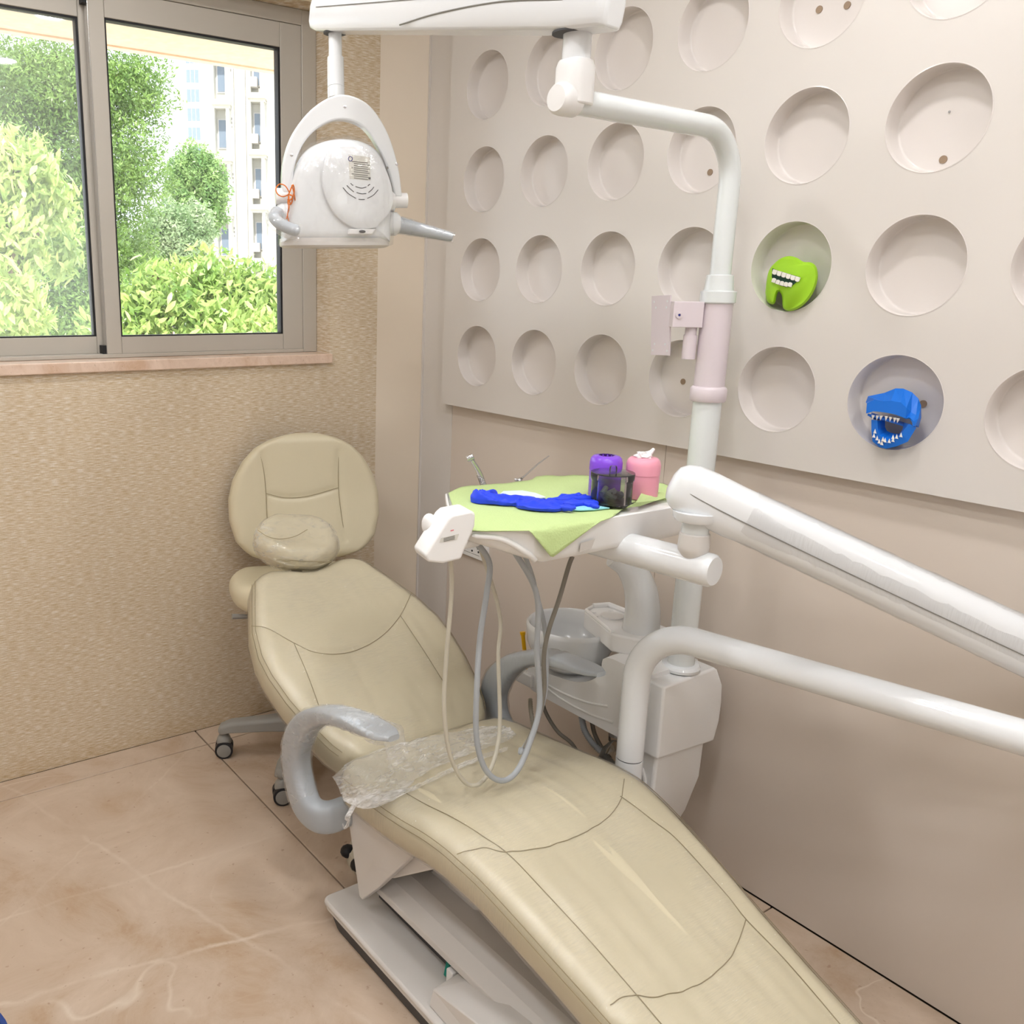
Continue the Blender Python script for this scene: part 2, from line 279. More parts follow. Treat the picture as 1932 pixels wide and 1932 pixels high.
# ------------------------------------------------------------------ scene helpers
ORG = {}
def tag(o, label=None, cat=None, group=None, kind=None):
    if label: o['label'] = label
    if cat: o['category'] = cat
    if group: o['group'] = group
    if kind: o['kind'] = kind
    return o
def thing(name, label, cat, loc, group=None):
    o = bpy.data.objects.new(name, None); COL.objects.link(o); o.location = loc; o.empty_display_size = 0.05
    ORG[o] = Vector(loc); return tag(o, label, cat, group)
class MB:
    def __init__(s): s.v = []; s.f = []
    def add(s, vs, fs):
        b = len(s.v); s.v += [tuple(v) for v in vs]; s.f += [tuple(i + b for i in f) for f in fs]; return s
    def box(s, x0, x1, y0, y1, z0, z1):
        v = [(x0, y0, z0), (x1, y0, z0), (x1, y1, z0), (x0, y1, z0), (x0, y0, z1), (x1, y0, z1), (x1, y1, z1), (x0, y1, z1)]
        return s.add(v, [(3, 2, 1, 0), (4, 5, 6, 7), (0, 1, 5, 4), (1, 2, 6, 5), (2, 3, 7, 6), (3, 0, 4, 7)])
    def obox(s, c, ax, ay, az, hx, hy, hz):
        c = Vector(c); ax, ay, az = Vector(ax).normalized() * hx, Vector(ay).normalized() * hy, Vector(az).normalized() * hz
        v = [c + sx * ax + sy * ay + sz * az for sz in (-1, 1) for sx, sy in ((-1, -1), (1, -1), (1, 1), (-1, 1))]
        return s.add(v, [(3, 2, 1, 0), (4, 5, 6, 7), (0, 1, 5, 4), (1, 2, 6, 5), (2, 3, 7, 6), (3, 0, 4, 7)])
    def prism(s, poly, d):
        d = Vector(d); n = len(poly); a = [Vector(p) for p in poly]
        s.add(a + [p + d for p in a], [tuple(range(n - 1, -1, -1)), tuple(range(n, 2 * n))] + [(i, (i + 1) % n, n + (i + 1) % n, n + i) for i in range(n)]); return s
    def loops(s, loops, cap=True, closed=True):
        n = len(loops[0]); b = len(s.v)
        for lp in loops: s.v += [tuple(p) for p in lp]
        for i in range(len(loops) - 1):
            for j in range(n if closed else n - 1):
                k = (j + 1) % n; s.f.append((b + i * n + j, b + i * n + k, b + (i + 1) * n + k, b + (i + 1) * n + j))
        if cap and closed:
            s.f.append(tuple(b + j for j in range(n - 1, -1, -1))); e = b + (len(loops) - 1) * n; s.f.append(tuple(e + j for j in range(n)))
        return s
    def tube(s, path, r, seg=16, cap=True, flat=None):
        P = [Vector(p) for p in path]; n = len(P); R = r if isinstance(r, (list, tuple)) else [r] * n
        T = [(P[min(i + 1, n - 1)] - P[max(i - 1, 0)]).normalized() for i in range(n)]
        up = Vector((0, 0, 1)) if abs(T[0].z) < 0.9 else Vector((1, 0, 0))
        A = T[0].cross(up).normalized(); lps = []
        for i in range(n):
            A = (A - T[i] * A.dot(T[i])).normalized(); B = T[i].cross(A)
            lps.append([P[i] + R[i] * (math.cos(2 * PI * j / seg) * A + (flat or 1) * math.sin(2 * PI * j / seg) * B) for j in range(seg)])
        return s.loops(lps, cap)
    def cyl(s, a, b, r, r2=None, seg=32):
        return s.tube([a, b], [r, r if r2 is None else r2], seg)
    def lathe(s, prof, c, axis=(0, 0, 1), seg=48, cap=True):
        c = Vector(c); ax = Vector(axis).normalized(); u = ax.orthogonal().normalized(); w = ax.cross(u)
        return s.loops([[c + ax * h + (u * math.cos(2 * PI * j / seg) + w * math.sin(2 * PI * j / seg)) * max(r, 1e-4) for j in range(seg)] for r, h in prof], cap)
    def blob(s, c, r, sub=2, sq=(1, 1, 1), jit=0.0):
        bm = bmesh.new(); bmesh.ops.create_icosphere(bm, subdivisions=sub, radius=1)
        c = Vector(c); vs = []
        for v in bm.verts:
            k = 1 + jit * noise.noise(v.co * 2.1 + c * 17)
            vs.append((c.x + v.co.x * r * sq[0] * k, c.y + v.co.y * r * sq[1] * k, c.z + v.co.z * r * sq[2] * k))
        fs = [tuple(x.index for x in f.verts) for f in bm.faces]; bm.free(); return s.add(vs, fs)
    def build(s, name, mat, parent=None, smooth=True, bevel=0.0, bseg=2, angle=40, sub=0, solid=0.0, loc=None, recalc=True):
        org = ORG.get(parent, Vector((0, 0, 0))) if loc is None else Vector(loc)
        me = bpy.data.meshes.new(name); me.from_pydata([(v[0] - org.x, v[1] - org.y, v[2] - org.z) for v in s.v], [], s.f)
        if recalc:
            bm = bmesh.new(); bm.from_mesh(me); bmesh.ops.recalc_face_normals(bm, faces=bm.faces); bm.to_mesh(me); bm.free()
        if smooth:
            me.shade_smooth(); me.set_sharp_from_angle(angle=math.radians(angle))
        me.materials.append(mat)
        o = bpy.data.objects.new(name, me); COL.objects.link(o)
        if parent is not None: o.parent = parent; ORG[o] = org
        else: o.location = org if loc is not None else (0, 0, 0); ORG[o] = org
        if solid:
            md = o.modifiers.new('thickness', 'SOLIDIFY'); md.thickness = solid; md.offset = 0
        if bevel:
            md = o.modifiers.new('bevel', 'BEVEL'); md.width = bevel; md.segments = bseg; md.limit_method = 'ANGLE'; md.angle_limit = math.radians(35)
        if sub:
            md = o.modifiers.new('subsurf', 'SUBSURF'); md.levels = sub; md.render_levels = sub
        return o
def catmull(pts, n=8):
    P = [Vector(p) for p in pts]; P = [P[0] * 2 - P[1]] + P + [P[-1] * 2 - P[-2]]; out = []
    for i in range(1, len(P) - 2):
        for k in range(n):
            t = k / n; a, b, c, d = P[i - 1:i + 3]
            out.append(0.5 * ((2 * b) + (c - a) * t + (2 * a - 5 * b + 4 * c - d) * t * t + (3 * b - a - 3 * c + d) * t ** 3))
    out.append(P[-2]); return out
def struct(o): o['kind'] = 'structure'; return o
def dupe(o, parent, loc=None, name=None):
    c = o.copy(); COL.objects.link(c); c.parent = parent
    if loc is not None: c.location = loc
    return c
# ================================================================== ROOM
XL, YB, ZC = -3.3, -4.4, 2.72          # far left wall, wall behind the camera, ceiling
XW = 0.03                              # face of the lower right-hand wall panelling
# ---- floor: stone slabs over grout
fl = struct(MB().box(XL - .1, .12, YB - .1, .2, -.08, -.012).build('floor', M_GROUT, smooth=False))
def tile(x0, x1, y0, y1):
    g = .0021
    t = MB().box(x0 + g, x1 - g, y0 + g, y1 - g, -.02, 0).build('tile', M_FLOOR, fl, smooth=False, bevel=.0012, bseg=1)
for a, b in ((XL, -2.1), (-2.1, -.842), (-.842, XW)): tile(a, b, -.113, 0)
ys = [-.113, -1.634, -3.15, YB]
for i in range(3):
    for a, b in ((XL, -2.36), (-2.36, -.842), (-.842, XW)): tile(a, b, ys[i + 1], ys[i])
# ---- window wall (papered) with its opening
OX0, OX1, OZ0, OZ1 = -2.12, -.304, 1.242, 2.356
w = MB()
w.box(XL, OX0, 0, .22, 0, ZC).box(OX1, .2, 0, .22, 0, ZC).box(OX0, OX1, 0, .22, 0, OZ0).box(OX0, OX1, 0, .22, OZ1, ZC)
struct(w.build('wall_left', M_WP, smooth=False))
sill = struct(MB().box(OX0 - .02, OX1 + .004, -.014, .12, 1.242, 1.274).build('trim_2', M_SILL, smooth=False, bevel=.003))
# ---- beige filler strip set at an angle across the corner
tr = MB().prism([(-.112, 0, 0), (XW, -.083, 0), (XW + .02, -.083, 0), (XW + .02, .01, 0), (-.112, .01, 0)], (0, 0, ZC))
struct(tr.build('trim_1', M_TRIM, smooth=False))
bead = MB().box(XW - .004, XW + .004, -.090, -.082, 0, ZC)
struct(bead.build('trim_3', M_PANEL, smooth=False))
# ---- right wall: backing, flat panels below, deep niche panel above
wr = struct(MB().box(.09, .24, YB - .1, .2, 0, ZC).build('wall_right', M_GROUT, smooth=False))
edges = [-.088, -.264, -1.179, -3.60, YB]
for i in range(len(edges) - 1):
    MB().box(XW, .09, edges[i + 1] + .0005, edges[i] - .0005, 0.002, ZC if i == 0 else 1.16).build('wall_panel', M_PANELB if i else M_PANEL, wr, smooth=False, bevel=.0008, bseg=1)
HY0, HZ0, HD, HR = -.4195, 2.0952, .2685, .0971
NR, NC = range(-1, 4), range(0, 13)
zr = lambda r: HZ0 - .27 * r
yc = lambda c: HY0 - .26825 * c
pn = MB(); K = 64
py0, pz0, pz1 = -.240, 1.112, ZC
hy, hz = .26825 / 2, .135
for r in NR:
    for c in NC:
        cy, cz = yc(c), zr(r); inn, out = [], []
        for k in range(K):
            a = 2 * PI * k / K + PI / 4; ca, sa = math.cos(a), math.sin(a); s = 1 / max(abs(ca) / hy, abs(sa) / hz)
            if k % (K // 4) == 0: out.append((0, cy + math.copysign(hy, ca), cz + math.copysign(hz, sa)))
            else: out.append((0, cy + ca * s, cz + sa * s))
            inn.append((0, cy + HR * ca, cz + HR * sa))
        b = len(pn.v); pn.v += out + inn
        pn.f += [(b + k, b + (k + 1) % K, b + K + (k + 1) % K, b + K + k) for k in range(K)]
ytop, yend = yc(0) + hy, yc(NC[-1]) - hy
zb, zt = zr(3) - hz, zr(-1) + hz
def q(y0, y1, z0, z1): pn.add([(0, y0, z0), (0, y1, z0), (0, y1, z1), (0, y0, z1)], [(0, 1, 2, 3)])
q(py0, ytop, zb, zt); q(py0, yend, pz0, zb); q(py0, yend, zt, pz1)
pn.add([(0, py0, pz0), (.09, py0, pz0), (.09, py0, pz1), (0, py0, pz1)], [(0, 1, 2, 3)])
pn.add([(0, py0, pz0), (.09, py0, pz0), (.09, yend, pz0), (0, yend, pz0)], [(0, 1, 2, 3)])
npanel = pn.build('niche_panel', M_PANEL, wr, smooth=False, recalc=False)
# each round niche: lip, tapered wall, fillet, back disc
cupm = MB(); S = 72; prof = [(HR + .0012, -.0004), (HR - .0006, -.0007), (HR - .0016, .0012)]
RB = .0915; D = .043
prof += [(HR - .0016 + (RB + .003 - HR) * .9 * t, .0012 + (D - .0055) * t) for t in (.35, .7, 1.0)]
for t in (0.25, .5, .75, 1.0):
    a = t * PI / 2; prof.append((RB + .0015 - .004 * (1 - math.cos(a)), D - .004 + .004 * math.sin(a)))
prof += [(.05, D), (.0001, D)]
lps = [[(h, r * math.cos(2 * PI * j / S), r * math.sin(2 * PI * j / S)) for j in range(S)] for r, h in prof]
cupm.loops(lps, cap=False)
cup0 = None
for r in NR:
    for c in range(0, 10):
        if cup0 is None:
            cup0 = cupm.build('niche_cup', M_CUP, npanel, loc=(0, 0, 0), recalc=False, angle=60); o = cup0
        else: o = dupe(cup0, npanel)
        o.location = (0, yc(c), zr(r))
for px, py in ((1546, 18), (1599, 10), (1780, 301), (1367, 259), (1340, 325), (1289, 720), (1318, 722), (1742, 762)):
    p = at(px, py, 0, D)
    MB().cyl((D - .0018, p.y, p.z), (D + .004, p.y, p.z), .0075, seg=20).build('hole_plug', M_PLUG, npanel)
p = at(1792, 211, 0, D); MB().cyl((D - .002, p.y, p.z), (D + .002, p.y, p.z), .0022, seg=12).build('screw', M_STEEL, npanel)
# ---- ceiling and the two walls behind the camera
struct(MB().box(XL - .1, .24, YB - .1, .22, ZC, ZC + .15).build('ceiling', M_CEIL, smooth=False))
struct(MB().box(XL - .15, XL, YB - .1, .22, 0, ZC).build('wall_far', M_WALLP, smooth=False))
struct(MB().box(XL - .1, .24, YB - .15, YB, 0, ZC).build('wall_back', M_WALLP, smooth=False))
em = bpy.data.materials.new('downlight_glow'); em.use_nodes = True
eb = em.node_tree.nodes['Principled BSDF']; eb.inputs['Emission Color'].default_value = (.985, .99, 1.0, 1); eb.inputs['Emission Strength'].default_value = LAMP
names = ['nearest the window on the left', 'above the dental chair headrest', 'beside the niche panel', 'in the middle of the ceiling', 'above the foot of the chair', 'over the left of the room',
         'near the back wall on the left, added for fill light', 'near the back wall in the middle, added for fill light', 'near the back wall on the right, added for fill light']  # unseen lamps by the back wall, added to brighten the lower walls
for i, (x, y) in enumerate(((-2.2, -.75), (-1.30, -.75), (-.62, -1.75), (-1.30, -1.95), (-.62, -2.85), (-2.2, -1.95), (-2.2, -3.3), (-1.30, -3.3), (-.62, -3.95))):
    t = thing('ceiling_downlight', 'round recessed downlight in the ceiling ' + names[i], 'light', (x, y, ZC), 'recessed ceiling downlights')
    MB().lathe([(.098, 0), (.098, -.006), (.080, -.010), (.078, -.002), (.078, 0)], (x, y, ZC)).build('trim_ring', M_WHITE2, t)
    MB().lathe([(.0775, -.0035), (.0775, -.0045), (.001, -.0045)], (x, y, ZC)).build('diffuser', em, t)

# ================================================================== WINDOW
win = struct(bpy.data.objects.new('window_1', None)); COL.objects.link(win); ORG[win] = Vector((0, 0, 0)); win.location = (0, 0, 0)
WX0, WX1, WZ0, WZ1 = OX0, -.311, 1.274, 2.348
yo = .09
def frame_rect(mb, x0, x1, z0, z1, wl, wr_, wb, wt, y0, y1):
    mb.box(x0, x0 + wl, y0, y1, z0, z1); mb.box(x1 - wr_, x1, y0, y1, z0, z1)
    mb.box(x0 + wl, x1 - wr_, y0, y1, z0, z0 + wb); mb.box(x0 + wl, x1 - wr_, y0, y1, z1 - wt, z1)
f = MB(); frame_rect(f, WX0, OX1 - .001, 1.2745, OZ1 - .001, .05, .053, .012, .045, .088, .18)
f.build('outer_frame', M_ALU, win, smooth=False, bevel=.0015, bseg=1)
# right sash (room side track)
def sash(x0, x1, y0, y1, wl, wr_, gl):
    s = bpy.data.objects.new('sash', None); COL.objects.link(s); s.parent = win; ORG[s] = Vector((0, 0, 0))
    z0, z1 = 1.286, 2.309
    for nm, b in (('stile', (x0, x0 + wl, y0, y1, z0, z1)), ('stile', (x1 - wr_, x1, y0, y1, z0, z1)),
                  ('rail', (x0 + wl + .0006, x1 - wr_ - .0006, y0, y1, z0, 1.338)), ('rail', (x0 + wl + .0006, x1 - wr_ - .0006, y0, y1, 2.236, z1))):
        MB().box(*b).build(nm, M_ALU, s, smooth=False, bevel=.0015, bseg=1)
    g = MB(); frame_rect(g, x0 + wl, x1 - wr_, 1.338, 2.236, .005, .007, .004, .006, y0 + .004, y1 - .004)
    g.build('gasket', M_GASKET, s, smooth=False)
    MB().box(x0 + wl + .002, x1 - wr_ - .002, (y0 + y1) / 2 - .002, (y0 + y1) / 2 + .002, 1.340, 2.234).build('pane', gl, s, smooth=False)
    return s
s1 = sash(-1.042, -.358, .092, .128, .046, .076, M_GLASS)
s2 = sash(-1.80, -1.000, .132, .168, .05, .06, M_GLASS2)
MB().box(-1.0435, -1.0425, .094, .126, 1.292, 2.30).build('interlock_strip', M_ALU2, win, smooth=False)
MB().box(-1.054, -1.043, .100, .131, 1.276, 1.312).box(-1.054, -1.043, .100, .131, 2.268, 2.30).build('brush_seal', M_GASKET, win, smooth=False)

# ================================================================== OUTSIDE
so = struct(MB().box(-4, 3, .22, .735, 2.30, 2.42).build('trim_4', M_SOFF, smooth=False))
MB().box(-4, 3, .665, .68, 2.294, 2.302).build('drip_groove', M_SOFF, so, smooth=False)
struct(MB().box(-80, 90, .6, 220, -5.2, -5).build('ground', M_GRND, smooth=False))
def leaf_cloud(name, mat, parent, blobs, n, size, aspect, rng, shell=0.55, loc=(0, 0, 0), droop=0.0):
    tot = sum(b[1][0] * b[1][1] * b[1][2] for b in blobs); V, Fc = [], []
    base = 0
    for c, rr in blobs:
        k = int(n * rr[0] * rr[1] * rr[2] / tot)
        d = rng.normal(size=(k, 3)); d /= np.linalg.norm(d, axis=1)[:, None]
        rad = (shell + (1 - shell) * rng.random(k)) * (1 + .18 * np.sin(d[:, 0] * 9 + c[0]) * np.sin(d[:, 2] * 8 + c[1]))
        P = np.array(c) + d * rad[:, None] * np.array(rr)
        a = rng.normal(size=(k, 3)) + np.array([0, 0, -droop]); a /= np.linalg.norm(a, axis=1)[:, None]
        b_ = np.cross(a, d + .6 * rng.normal(size=(k, 3))); b_ /= np.linalg.norm(b_, axis=1)[:, None] + 1e-9
        nn = np.cross(a, b_); L = size * (.6 + .8 * rng.random(k))[:, None]
        q0 = P - a * L * .5; q1 = P + b_ * L * aspect * .5 + nn * L * .06; q2 = P + a * L * .5; q3 = P - b_ * L * aspect * .5 + nn * L * .06
        V.append(np.stack([q0, q1, q2, q3], 1).reshape(-1, 3)); Fc.append(np.arange(base, base + 4 * k).reshape(-1, 4)); base += 4 * k
    V = np.concatenate(V) - np.array(loc); Fc = np.concatenate(Fc)
    me = bpy.data.meshes.new(name); me.vertices.add(len(V)); me.vertices.foreach_set('co', V.ravel())
    me.loops.add(Fc.size); me.loops.foreach_set('vertex_index', Fc.ravel().astype(np.int32))
    me.polygons.add(len(Fc)); me.polygons.foreach_set('loop_start', np.arange(0, Fc.size, 4, dtype=np.int32)); me.polygons.foreach_set('loop_total', np.full(len(Fc), 4, np.int32))
    me.update(); me.validate(); me.materials.append(mat)
    o = bpy.data.objects.new(name, me); COL.objects.link(o); o['kind'] = 'stuff'
    if parent is not None: o.parent = parent
    return o
rng = np.random.default_rng(5)
def tree(name, label, blobs_px, mat, n, size, aspect, shell=.5, droop=0.0, single=0, core=True):
    # blobs_px: (px, py, depth, radius px x, radius px y)
    bl = []
    for px, py, d, rx, ry in blobs_px:
        c = dep(px, py, d); bl.append(((c.x, c.y, c.z), (rx * d / F_PX, (rx + ry) / 2 * d / F_PX, ry * d / F_PX)))
    c0 = bl[0][0]; loc = (c0[0], c0[1], -5.0)
    t = thing(name, label, 'tree', loc)
    path = catmull([(c0[0], c0[1], -5.0), (c0[0] + .1, c0[1] + .1, -2.0), (c0[0] - .1, c0[1] + .15, c0[2] - .3), (c0[0], c0[1], c0[2] + bl[0][1][2] * .6)], 5)
    k = bl[0][1][0] * .05 + .05
    MB().tube(path, [k * (1 - .6 * i / (len(path) - 1)) for i in range(len(path))], 8).build('trunk', M_BARK, t)
    for c, rr in bl[:6]:
        MB().tube(catmull([(c0[0], c0[1], min(c0[2], c[2]) - rr[2] * .7), ((c0[0] + c[0]) / 2, (c0[1] + c[1]) / 2, (c0[2] + c[2]) / 2 - .1), (c[0], c[1], c[2] + rr[2] * .5)], 4), [k * .45] * 4 + [k * .3] * 4 + [k * .12], 6).build('branch', M_BARK, t)
    o = leaf_cloud('foliage', mat, t, bl, n, size, aspect, rng, shell, loc, droop)
    if single:
        me = bpy.data.meshes.new('leaf'); vs, fs = [], []
        for i, (x, wd_) in enumerate(((-.5, .02), (-.25, .26), (.05, .32), (.32, .18), (.5, .01))):
            vs += [(x, -wd_ * aspect * 1.5, .05 * abs(wd_) * 4 * .3 - .25 * x * x), (x, 0, -.25 * x * x), (x, wd_ * aspect * 1.5, .05 * abs(wd_) * 4 * .3 - .25 * x * x)]
        for i in range(4):
            b = i * 3; fs += [(b, b + 1, b + 4, b + 3), (b + 1, b + 2, b + 5, b + 4)]
        me.from_pydata(vs, [], fs); me.shade_smooth(); me.materials.append(mat)
        wsum = sum(r[0] * r[2] for _, r in bl); cv = Vector(CAM)
        for c, rr in bl:
            for _ in range(int(single * rr[0] * rr[2] / wsum)):
                while True:
                    d = Vector(rng.normal(size=3)).normalized()
                    if d.dot((cv - Vector(c)).normalized()) > .25: break
                pos = Vector(c) + Vector((d.x * rr[0], d.y * rr[1], d.z * rr[2])) * (1.0 + .12 * rng.random())
                lf = bpy.data.objects.new('leaf', me); COL.objects.link(lf); lf.parent = t; lf.location = pos - Vector(loc)
                dr = Vector((rng.normal(), rng.normal(), -.5 - droop)).normalized(); nrm = (d + Vector((0, 0, .7)) + .4 * Vector(rng.normal(size=3)))
                y = nrm.cross(dr).normalized(); z = dr.cross(y)
                lf.rotation_euler = Matrix((dr, y, z)).transposed().to_euler(); s = size * (1.0 + .5 * rng.random()); lf.scale = (s, s, s)
    return t
tree('broadleaf_tree', 'bright broad-leaved tree filling the lower right window pane', [(300, 560, 7.0, 78, 75), (390, 545, 7.4, 80, 78), (470, 560, 7.6, 80, 72), (235, 640, 7.0, 90, 90), (420, 640, 7.2, 120, 80), (540, 600, 8.0, 70, 80)],
     M_LF2, 9500, .085, .36, .35, .6, 280)
tree('hanging_leaf_tree', 'sunlit tree with drooping leaves at the left edge of the window', [(30, 330, 6.2, 85, 80), (80, 380, 6.4, 70, 60), (0, 450, 6.2, 90, 90), (20, 580, 6.0, 75, 90), (110, 470, 7.0, 45, 60)],
     M_LF2, 6500, .080, .36, .4, 1.0, 200)
tree('tall_fine_leaved_tree', 'tall dark green fine-leaved tree behind the window mullion', [(110, 170, 14, 150, 110), (250, 170, 14.5, 90, 90), (60, 330, 14, 130, 120), (210, 320, 14.5, 120, 110), (130, 480, 14, 130, 120), (220, 480, 15, 90, 90), (0, 180, 14, 110, 110), (130, 600, 14, 140, 90)],
     M_LF1, 110000, .070, .36, .3, .3)
tree('pale_flowering_tree', 'pale silvery tree below the far tower block', [(320, 440, 19, 62, 62), (370, 430, 19.5, 40, 50), (290, 480, 19, 50, 50), (350, 490, 19, 60, 50)], M_LF3, 26000, .085, .4, .35)
tree('rounded_tree', 'rounded mid-green tree in front of the far tower block', [(368, 330, 27, 46, 62), (345, 350, 27, 40, 55), (395, 360, 27, 40, 70), (370, 410, 27, 60, 50)], M_LF4, 26000, .11, .4, .35)
tree('spreading_tree', 'dark green spreading tree beyond the left edge of the window', [(-190, 250, 13, 150, 130), (-330, 330, 13, 150, 150), (-200, 480, 13, 150, 140), (-420, 500, 13, 150, 150)], M_LF1, 36000, .080, .36, .3, .3)
# ---- nearer apartment block
bd = 50.0
FX = Vector(ROT[0]); FX.z = 0; FX.normalize(); FN = Vector((0, 0, 1)).cross(FX) * -1   # FN: towards the camera
FN = Vector((-FX.y, FX.x, 0)); FN = FN if FN.dot(Vector(CAM) - dep(480, 300, bd)) > 0 else -FN
B0 = dep(480, 300, bd); B0z = 0
sc = bd / F_PX
def bpt(px, py, off=0.0): return Vector((B0.x, B0.y, 0)) + FX * ((px - 480) * sc) + FN * off + Vector((0, 0, B0.z + (300 - py) * sc * 1.0))
bt = thing('apartment_block', 'white apartment block with ledged window bays, right of the trees', 'building', (B0.x, B0.y, -5))
def bbox(nm, px0, px1, py0, py1, o0, o1, mat, par):
    c = (bpt(px0, py0, o0) + bpt(px1, py1, o1)) / 2
    return MB().obox(c, FX, FN, (0, 0, 1), abs(px1 - px0) * sc / 2, abs(o1 - o0) / 2, abs(py1 - py0) * sc / 2).build(nm, mat, par, smooth=False)
bbox('wall', 409, 640, -60, 760, -8, 0, M_BLDG, bt)
bbox('pilaster', 437, 445, -60, 760, 0, .35, M_BLDG, bt); bbox('pilaster', 452, 466, -60, 760, 0, .25, M_BLDG, bt)
for k in range(-1, 6):
    y = 190 + 97 * k
    for x0, x1, dy in ((409, 434, 12), (476, 498, 0), (556, 580, 0)):
        yy = y + dy
        bbox('ledge', x0 - 3, x1 + 8, yy, yy + 9, 0, 1.0, M_BLDG, bt); bbox('ledge', x0 - 1, x1 + 6, yy + 9, yy + 14, 0, .7, M_BLDG, bt)
        bbox('jamb', x1 - 2, x1 + 4, yy - 83, yy, 0, .75, M_BLDG, bt); bbox('jamb', x0 - 1, x0 + 2, yy - 83, yy, 0, .75, M_BLDG, bt)
        wn = bbox('window', x0 + 4, x1 - 4, yy - 68, yy - 16, .0, .06, M_GREYW, bt); bbox('pane', x0 + 6, x1 - 6, yy - 66, yy - 18, .05, .09, M_WPANE, wn)
    bbox('air_conditioner', 478, 490, y - 28, y - 12, .1, .7, M_GREYW, bt)
    for j in range(3): bbox('vent_hole', 440, 442, y + 40 + j * 7, y + 44 + j * 7, .33, .37, M_PRINT, bt)
# ---- far tower
td = 130.0; T0 = dep(372, 190, td); tsc = td / F_PX
tt = thing('tower_block', 'pale tower block with a column of windows, far behind the trees', 'building', (T0.x, T0.y, -5))
def tbox(nm, px0, px1, py0, py1, o0, o1, mat, par):
    f = lambda px, py, o: Vector((T0.x, T0.y, T0.z)) + FX * ((px - 372) * tsc) + FN * o + Vector((0, 0, (190 - py) * tsc))
    c = (f(px0, py0, o0) + f(px1, py1, o1)) / 2
    return MB().obox(c, FX, FN, (0, 0, 1), abs(px1 - px0) * tsc / 2, abs(o1 - o0) / 2, abs(py1 - py0) * tsc / 2).build(nm, mat, par, smooth=False)
tbox('wall', 335, 470, -150, 560, -14, 0, M_BLDG2, tt)
for k in range(-3, 7):
    y = 148 + 33.5 * k
    for x0 in (352,):
        f_ = tbox('window', x0, x0 + 26, y - 12, y + 12, 0, .15, M_BLDG, tt)
        for j in range(3): tbox('pane', x0 + 1.5 + 8 * j, x0 + 8.5 + 8 * j, y - 11, y + 11, .1, .2, M_WPANE, f_)
    tbox('ledge', 392, 404, y - 8, y - 6, 0, 1.0, M_BLDG2, tt)
# ================================================================== PADS
def interp(tab, x):
    xs = [t[0] for t in tab]; return float(np.interp(x, xs, [t[1] for t in tab]))
def seg_dist(P, poly):
    # P (n,2) distance to polyline
    best = np.full(len(P), 1e9)
    for a, b in zip(poly[:-1], poly[1:]):
        a = np.array(a); b = np.array(b); ab = b - a; t = np.clip(((P - a) @ ab) / (ab @ ab + 1e-12), 0, 1)
        best = np.minimum(best, np.linalg.norm(P - (a + t[:, None] * ab), axis=1))
    return best
def rr_loop(w, h, r, crown, nt=44, nc=8, nb=8):
    r = max(min(r, h, w), 1e-5); pts = []
    for i in range(nt + 1):
        x = -(w - r) + 2 * (w - r) * i / nt; pts.append((x, h))
    for i in range(1, nc + 1):
        a = PI / 2 * (1 - i / nc); pts.append((w - r + r * math.cos(a), h - r + r * math.sin(a)))
    for i in range(0, nc + 1):
        a = -PI / 2 * i / nc; pts.append((w - r + r * math.cos(a), -h + r + r * math.sin(a)))
    for i in range(1, nb + 1):
        pts.append((w - r - 2 * (w - r) * i / nb, -h))
    for i in range(1, nc + 1):
        a = -PI / 2 - PI / 2 * i / nc; pts.append((-w + r + r * math.cos(a), -h + r + r * math.sin(a)))
    for i in range(0, nc):
        a = PI - PI / 2 * i / nc; pts.append((-w + r + r * math.cos(a), h - r + r * math.sin(a)))
    return [(x, n + (crown * (1 - (x / max(w, 1e-5)) ** 2) if n > 0 else 0)) for x, n in pts]
def pad(path, wfun, h, r, crown, lat, R0, R1, n=120, h_end=None, grow=0.0, dishfn=None):
    # path: function s in [0,1] -> (point, normal); returns loops
    L = [path(i / 400)[0] for i in range(401)]; cum = [0]
    for a, b in zip(L[:-1], L[1:]): cum.append(cum[-1] + (b - a).length)
    tot = cum[-1]; loops = []
    ds = []
    for i in range(n + 1):
        t = i / n; ds.append(tot * (0.5 - 0.5 * math.cos(PI * t)) * .5 + tot * t * .5)
    for d in ds:
        s = float(np.interp(d, cum, np.linspace(0, 1, 401))); p, nr = path(s)
        e = min(d, tot - d); hh = h if e >= h else max(h * math.sqrt(max(1 - (1 - e / h) ** 2, 0)), 5e-4)
        w = wfun(s)
        R = R0 if d < tot / 2 else R1
        if e < R: w = w - R + math.sqrt(max(R * R - (R - e) ** 2, 0))
        w = max(w, 1e-3)
        c = crown * min(1, e / .06)
        lp = rr_loop(w + grow, hh + grow, r, c)
        loops.append([p + lat * x + nr * k for x, k in lp])
    return loops
def groove(loops, test, polys, depth, width, nrm):
    # press the seams into the upholstery
    V = np.array([[tuple(v) for v in lp] for lp in loops]); sh = V.shape; P = V.reshape(-1, 3)
    Q, up = test(P)
    g = np.zeros(len(P))
    for pl in polys: g = np.maximum(g, np.exp(-(seg_dist(Q, pl) / width) ** 2))
    P = P - (g * up * depth)[:, None] * np.array(nrm)[None]
    return [[Vector(v) for v in lp] for lp in P.reshape(sh)]
def crease(loops, amp, scale, stretch, mask=None):
    out = []
    for lp in loops:
        o = []
        for v in lp:
            k = noise.noise(Vector((v.x * stretch[0], v.y * stretch[1], v.z * stretch[2])) * scale) * amp
            if mask: k *= mask(v)
            o.append(v + Vector((0, 0, k)))
        out.append(o)
    return out
def thread(pts, parent, r=.0009, name='seam', mat=None, nrm=(0, 0, 1), off=-.0005):
    P = [Vector(p) + Vector(nrm) * off for p in pts]
    return MB().tube(P, r, 6).build(name, mat or M_THREAD, parent)

